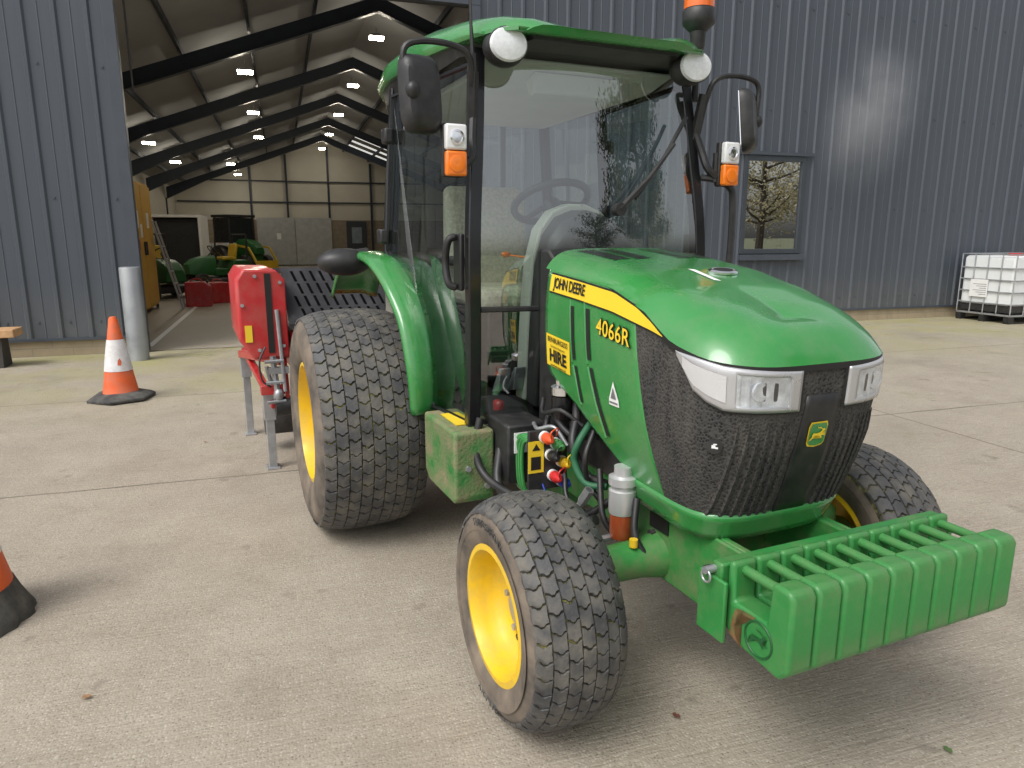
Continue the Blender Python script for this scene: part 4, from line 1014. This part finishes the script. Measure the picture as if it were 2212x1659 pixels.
for x in np.linspace(-.55, 1.02, 18):
    x = float(x); y = yr(x)*.93 if x < .75 else min(yr(x)*.93, ip(x, [.75, .9, 1.02], [.50, .37, .32])); zl = ip(x, [.6, .8, .9, 1.02], [2.105, 2.135, 2.142, 2.150])
    rings.append([Vector((x, -y, zl)), Vector((x, y, zl)), Vector((x, y*1.03, zbot(x)+.003)), Vector((x, -y*1.03, zbot(x)+.003))])
loft(bm, rings); P('roof_underside', bm, BLK, smooth=30)
bm = NB(); prism(bm, [(-.42, 2.065), (.66, 2.075), (.835, 2.115), (.835, 2.13), (.6, 2.103), (-.42, 2.103)], 'y', -.43, .43); P('headliner', bm, LINER, bevel=.008)
bm = NB(); prism(bm, [(.68, 2.08), (.78, 2.10), (.77, 2.02), (.72, 2.01)], 'y', -.2, .2); P('sun_visor', bm, LINER, bevel=.01)
RIBL = mat('ribbed_lens', (.72, .74, .75), .10, var=.10, vs=60, coat=.6, bump=.1, bs=60)
for sg in (-1, 1):
    bm = NB(); ellipsoid(bm, (.955, sg*.412, 2.124), .06, .082, .068, 22, 12); wl_ = P('work_light', bm, BLK)
    bm = NB(); lathe(bm, [(.066, .02), (.066, .034), (.060, .044), (.03, .051), (.004, .052)], 28, 'X'); lz = obj('lens', bm, RIBL, wl_); lz.location = (.980, sg*.414, 2.124); lz.scale = (1, 1.08, .9); lz.rotation_euler = (0, 0, R(-6))
    bm = NB(); torus(bm, (0, 0, 0), .066, .005, Matrix.Rotation(R(90), 3, 'Y'), 32, 6); lr = obj('lens_ring', bm, BLK, wl_); lr.location = (1.006, sg*.414-.003, 2.124); lr.scale = (1, 1.08, .9); lr.rotation_euler = (0, 0, R(-6))
for sg in (-1, 1):
    bm = NB(); tube(bm, curve([(.90, sg*.51, 1.92), (.93, sg*.53, 2.0), (.955, sg*.55, 2.085), (.96, sg*.62, 2.115), (.96, sg*.73, 2.115), (.96, sg*.79, 2.085), (.96, sg*.79, 1.99), (.96, sg*.78, 1.93)], 5), .0115, 8)
    tube(bm, [(.89, sg*.515, 1.86), (.93, sg*.525, 2.04)], .022, 6); arm = P('mirror_arm', bm, BLK)
    Mr = Matrix.Translation((.955, sg*.735, 1.94)) @ Matrix.Rotation(R(12 if sg < 0 else 40), 4, 'Z') @ Matrix.Rotation(R(-6), 4, 'Y')
    bm = NB(); rr_ = []
    for x, k in ((.045, .55), (.04, .8), (.02, .95), (0, 1.0), (-.012, 1.0)):
        ring = []
        for a in range(28):
            t = 2*math.pi*a/28; cx, sx = math.cos(t), math.sin(t)
            ring.append(Mr @ Vector((x, .078*k*math.copysign(abs(cx)**.45, cx), .135*k*math.copysign(abs(sx)**.45, sx))))
        rr_.append(ring)
    loft(bm, rr_); mo = P('mirror', bm, BLK, smooth=40)
    bm = NB(); box(bm, -.0165, -.0135, -.066, .066, -.12, .12, M=Mr); obj('mirror_glass', bm, CHR, mo, smooth=0)
    bm = NB(); ellipsoid(bm, Mr @ Vector((.04, sg*.05, .0)), .025, .025, .03); obj('mirror_joint', bm, BLK, mo)
    bm = NB(); tube(bm, curve([(.90, sg*.515, 1.88), (.93, sg*.53, 1.80), (.955, sg*.54, 1.74), (.965, sg*.58, 1.70)], 5), .017, 8); tube(bm, [(.965, sg*.575, 1.68), (.965, sg*.575, 1.80)], .012, 6); P('indicator_arm', bm, BLK)
    bm = NB(); box(bm, .955, .985, sg*.622-.043, sg*.622+.043, 1.66, 1.845); ind = P('indicator', bm, BLK, bevel=.008)
    bm = NB(); box(bm, .987, 1.018, sg*.622-.040, sg*.622+.040, 1.663, 1.75); obj('amber_lens', bm, ORN, ind, bevel=.008)
    bm = NB(); box(bm, .987, 1.018, sg*.622-.040, sg*.622+.040, 1.753, 1.842); obj('clear_lens', bm, CLR, ind, bevel=.008)
    bm = NB(); lathe(bm, [(.027, 0), (.027, .006), (.02, .008), (.02, .003), (.003, .004)], 20, 'X', (1.018, sg*.622, 1.795)); obj('lamp_ring', bm, CHR, ind)
    bm = NB(); lathe(bm, [(.030, 0), (.030, .004), (.024, .006), (.003, .004)], 20, 'X', (1.018, sg*.622, 1.705)); obj('lamp_ring', bm, ORN, ind)
bm = NB(); tube(bm, curve([(.93, .53, 1.70), (.96, .58, 1.69), (.98, .645, 1.66), (.985, .665, 1.6), (.985, .665, 1.35), (.975, .64, 1.22), (.95, .55, 1.18)], 5), .015, 8); P('grab_rail', bm, BLK)
bm = NB(); tube(bm, [(.86, .53, 2.02), (.86, .53, 2.24)], .014, 8); lathe(bm, [(.02, 2.22), (.03, 2.24), (.035, 2.30), (.066, 2.33), (.07, 2.345), (.07, 2.38), (.062, 2.39)], 24, 'Z', (.86, .53, 0)); bc = P('beacon', bm, BLK)
bm = NB(); lathe(bm, [(.064, 2.39), (.064, 2.47), (.055, 2.50), (.03, 2.515)], 24, 'Z', (.86, .53, 0)); obj('amber_dome', bm, mat('amber_dome', (.75, .14, .01), .2, coat=.5), bc)
bm = NB(); tube(bm, curve([(.86, .53, 2.14), (.885, .52, 2.18), (.87, .50, 2.12), (.86, .48, 2.06)], 5), .005, 6); obj('beacon_cable', bm, BLK, bc)
bm = NB(); tube(bm, [(.93, -.525, 2.03), (.93, -.525, 2.10)], .018, 8); tube(bm, [(.93, -.525, 2.10), (.93, -.53, 2.2), (.935, -.545, 2.7)], [.009, .006, .003], 6); P('aerial', bm, BLK)
bm = NB(); cyl(bm, (1.0, .06, 1.555), (1.04, .06, 1.555), .026, n=12); tube(bm, [(1.03, .06, 1.555), (1.02, .20, 1.68), (1.0, .33, 1.82)], [.014, .012, .009], 6); tube(bm, [(1.012, .14, 1.60), (1.0, .28, 1.76), (.965, .41, 1.935)], .010, 6); P('wiper', bm, BLK)
# interior
bm = NB()
arch = [(-.25, .75), (-.235, 1.1), (-.215, 1.35), (-.18, 1.48), (-.12, 1.555), (-.04, 1.585), (.04, 1.585), (.12, 1.555), (.19, 1.48), (.225, 1.35), (.24, 1.1), (.25, .75)]
loft(bm, [[Vector((.68, a*.9, .75+(z-.75)*.95)) for a, z in arch], [Vector((.71, a, z)) for a, z in arch], [Vector((.79, a, z)) for a, z in arch]]); P('dash_surround', bm, BEIGE, bevel=.01)
bm = NB(); loft(bm, [[Vector((.793, a*.97, .75+(z-.75)*.97)) for a, z in arch], [Vector((.89, a*1.05, .75+(z-.75)*.95)) for a, z in arch], [Vector((.93, a*1.05, .75+(z-.75)*.86)) for a, z in arch]]); P('dashboard', bm, BLK, bevel=.01)
bm = NB(); Ms = Matrix.Rotation(R(-28), 3, 'Y'); torus(bm, (.54, 0, 1.60), .172, .017, Ms, 36, 10)
for a in (90, 210, 330): tube(bm, [Vector((.54, 0, 1.60)), Vector((.54, 0, 1.60))+Ms @ Vector((.168*math.cos(R(a)), .168*math.sin(R(a)), -.01))], .013, 6)
cyl(bm, (.54, 0, 1.60), (.70, 0, 1.36), .04, .05, n=14); P('steering_wheel', bm, BLK)
bm = NB(); box(bm, -.22, .26, -.24, .24, 1.08, 1.2); se = P('seat', bm, SEATM, bevel=.045, seg=3)
bm = NB(); prism(bm, [(-.26, 1.16), (-.14, 1.16), (-.2, 1.5), (-.25, 1.72), (-.33, 1.72), (-.34, 1.4)], 'y', -.235, .235); obj('backrest', bm, SEATM, se, bevel=.04, seg=3)
bm = NB(); box(bm, -.15, .2, -.18, .18, .72, 1.08); obj('seat_base', bm, BLK, se, bevel=.015)
for y in (-.31, .255):
    bm = NB(); box(bm, -.2, .12, y, y+.055, 1.30, 1.35); obj('armrest', bm, BLK, se, bevel=.015)
bm = NB(); prism(bm, [(-.3, .72), (.36, .72), (.34, .96), (.2, 1.14), (-.3, 1.25)], 'y', -.53, -.36); cs = P('side_console', bm, BLK, bevel=.02)
for x, z, h in ((.15, 1.19, .14), (.02, 1.2, .1), (-.08, 1.22, .09), (.22, 1.12, .12)):
    bm = NB(); tube(bm, [(x, -.44, z-.03), (x+.02, -.44, z+h)], .007, 6); ellipsoid(bm, (x+.02, -.44, z+h), .016, .016, .022, 10, 6); obj('control_lever', bm, INK, cs)
bm = NB(); ellipsoid(bm, (.62, -.26, 1.372), .014, .022, .014, 10, 6); tube(bm, [(.62, -.25, 1.37), (.69, -.19, 1.36)], .004, 6); P('shuttle_lever', bm, ORN)
for y in (-.34, -.27):
    bm = NB(); prism(bm, [(.70, .78), (.78, .80), (.80, .90), (.785, .90)], 'y', y-.025, y+.025); P('pedal', bm, STEEL, bevel=.004)
bm = NB(); box(bm, .74, .80, -.38, -.34, .702, .76); P('red_pedal', bm, RED, bevel=.015)

# ================================================================== red implement
IL = TLOC+Vector((math.cos(TRZ), math.sin(TRZ), 0))*(-1.35)
im = thing('aerator', 'red ground-working implement with black slotted cover hitched behind the tractor', 'implement', IL, TRZ)
IO = (1.35, 0, 0)
def I(name, bm, m, parent=None, **k): return obj(name, bm, m, parent or im, off=IO, **k)
for sg in (-1, 1):
    bm = NB()
    out = [(-1.30, .84), (-1.22, .72), (-1.02, .72), (-1.02, 1.20), (-1.07, 1.255), (-1.26, 1.26), (-1.30, 1.20)]
    loft(bm, [[Vector((-1.75, sg*abs(a), z)) for a, z in out], [Vector((-.97, sg*abs(a), z)) for a, z in out], [Vector((-.95, sg*(1.02+(abs(a)-1.02)*.95), .735+(z-.72)*.96)) for a, z in out]])
    ec = I('end_casing', bm, RED, bevel=.006, seg=2)
    bm = NB(); box(bm, -.9490, -.944, sg*1.12-.018, sg*1.12+.018, .76, 1.235); I('casing_strip', bm, INK, ec, smooth=0)
    bm = NB(); box(bm, -.9490, -.944, sg*1.245-.02, sg*1.245+.02, .83, .93); I('casing_label', bm, YSTK, ec, smooth=0)
    bm = NB()
    for y, z in ((1.05, 1.18), (1.05, .80), (1.19, 1.22), (1.27, 1.05), (1.19, .78)): cyl(bm, (-.952, sg*y, z), (-.938, sg*y, z), .011, n=6)
    I('casing_bolts', bm, STEEL, ec)
sl0, sl1 = Vector((-1.22, 0, 1.255)), Vector((-.93, 0, .93))
dv = (sl1-sl0); nv = Vector((-dv.z, 0, dv.x)).normalized()
if nv.z < 0: nv = -nv
prof_ = [(-1.72, 1.235), (-1.22, 1.255), (-.93, .93), (-.93, .90), (-1.23, 1.225), (-1.72, 1.205)]
bm = NB(); prism(bm, prof_, 'y', -1.01, 1.01); cv = I('slotted_cover', bm, PERF, smooth=0)
bm = NB()
for r_ in range(4):
    for k in range(34):
        y = -.96+k*.058+(.029 if r_ % 2 else 0); a, b_ = .07+r_*.225, .07+r_*.225+.185; sh = .02
        q = [sl0+dv*a+nv*.003+Vector((0, y, 0)), sl0+dv*a+nv*.003+Vector((0, y+.017, 0)), sl0+dv*b_+nv*.003+Vector((0, y+.017+sh, 0)), sl0+dv*b_+nv*.003+Vector((0, y+sh, 0))]
        face(bm, [bm.verts.new(p) for p in q])
I('cover_slots', bm, mat('slot_black', (.004, .004, .004), .9, var=0, spec=.05), cv, smooth=0)
bm = NB(); box(bm, -1.70, -1.0, -1.0, 1.0, .62, .88); tube(bm, [(-1.0, -1.0, .55), (-1.0, 1.0, .55)], .06, 8); I('main_frame', bm, RED, bevel=.02)
bm = NB(); tube(bm, [(-1.5, -1.15, .22), (-1.5, 1.15, .22)], .11, 20); I('ground_roller', bm, DSTEEL)
for sg in (-1, 1):
    bm = NB(); tube(bm, [(-.98, sg*1.06, .70), (-1.9, sg*1.24, .62), (-2.0, sg*1.24, .60)], .035, 4); tube(bm, [(-1.0, sg*1.12, .42), (-1.95, sg*1.22, .64)], .03, 4); I('side_arm', bm, RED, bevel=.004)
    bm = NB(); prism(bm, [(-1.12, .40), (-.96, .38), (-.94, .52), (-1.0, .74), (-1.1, .74)], 'y', sg*1.045-.012, sg*1.045+.012); box(bm, -1.02, -.95, sg*1.13-.07, sg*1.13+.07, .50, .56); I('link_plate', bm, RED, bevel=.004)
    for x, y, zt1 in ((-1.07, 1.15, .50), (-1.97, 1.22, .62)):
        bm = NB(); box(bm, x-.025, x+.025, sg*y-.025, sg*y+.025, .01, zt1); box(bm, x-.05, x+.05, sg*y-.04, sg*y+.04, 0, .012); box(bm, x-.035, x+.035, sg*y-.035, sg*y+.035, zt1-.18, zt1); I('parking_stand', bm, STEEL, smooth=0, bevel=.003)
    bm = NB()
    tube(bm, [(-.93, sg*1.06, .52), (-.94, sg*1.08, 1.02)], .012, 8); tube(bm, [(-.96, sg*1.10, .45), (-.95, sg*1.12, .74)], .02, 6); tube(bm, [(-.94, sg*1.16, .68), (-1.0, sg*1.10, .40)], .014, 6); ellipsoid(bm, (-.94, sg*1.10, .50), .03, .03, .04); box(bm, -.97, -.93, sg*1.09-.06, sg*1.09+.06, .63, .67)
    for z in (.46, .58, .71): cyl(bm, (-.93, sg*1.06, z), (-.92, sg*1.17, z), .011, n=8)
    I('adjuster', bm, STEEL)
    bm = NB(); tube(bm, curve([(-.93, sg*1.16, .80), (-.90, sg*1.20, .72), (-.92, sg*1.19, .60), (-.95, sg*1.14, .55)], 4), .006, 6); I('chain', bm, DSTEEL)
    bm = NB(); tube(bm, [(-.35, sg*.35, .45), (-.95, sg*.42, .50)], .03, 6); I('lower_link', bm, DSTEEL)
    bm = NB(); cyl(bm, (-.97, sg*1.02, .42), (-.97, sg*1.12, .42), .06, n=16); I('pivot_wheel', bm, BLK)
bm = NB(); tube(bm, [(-.3, 0, .85), (-.98, 0, .95)], .025, 8); I('top_link', bm, DSTEEL)
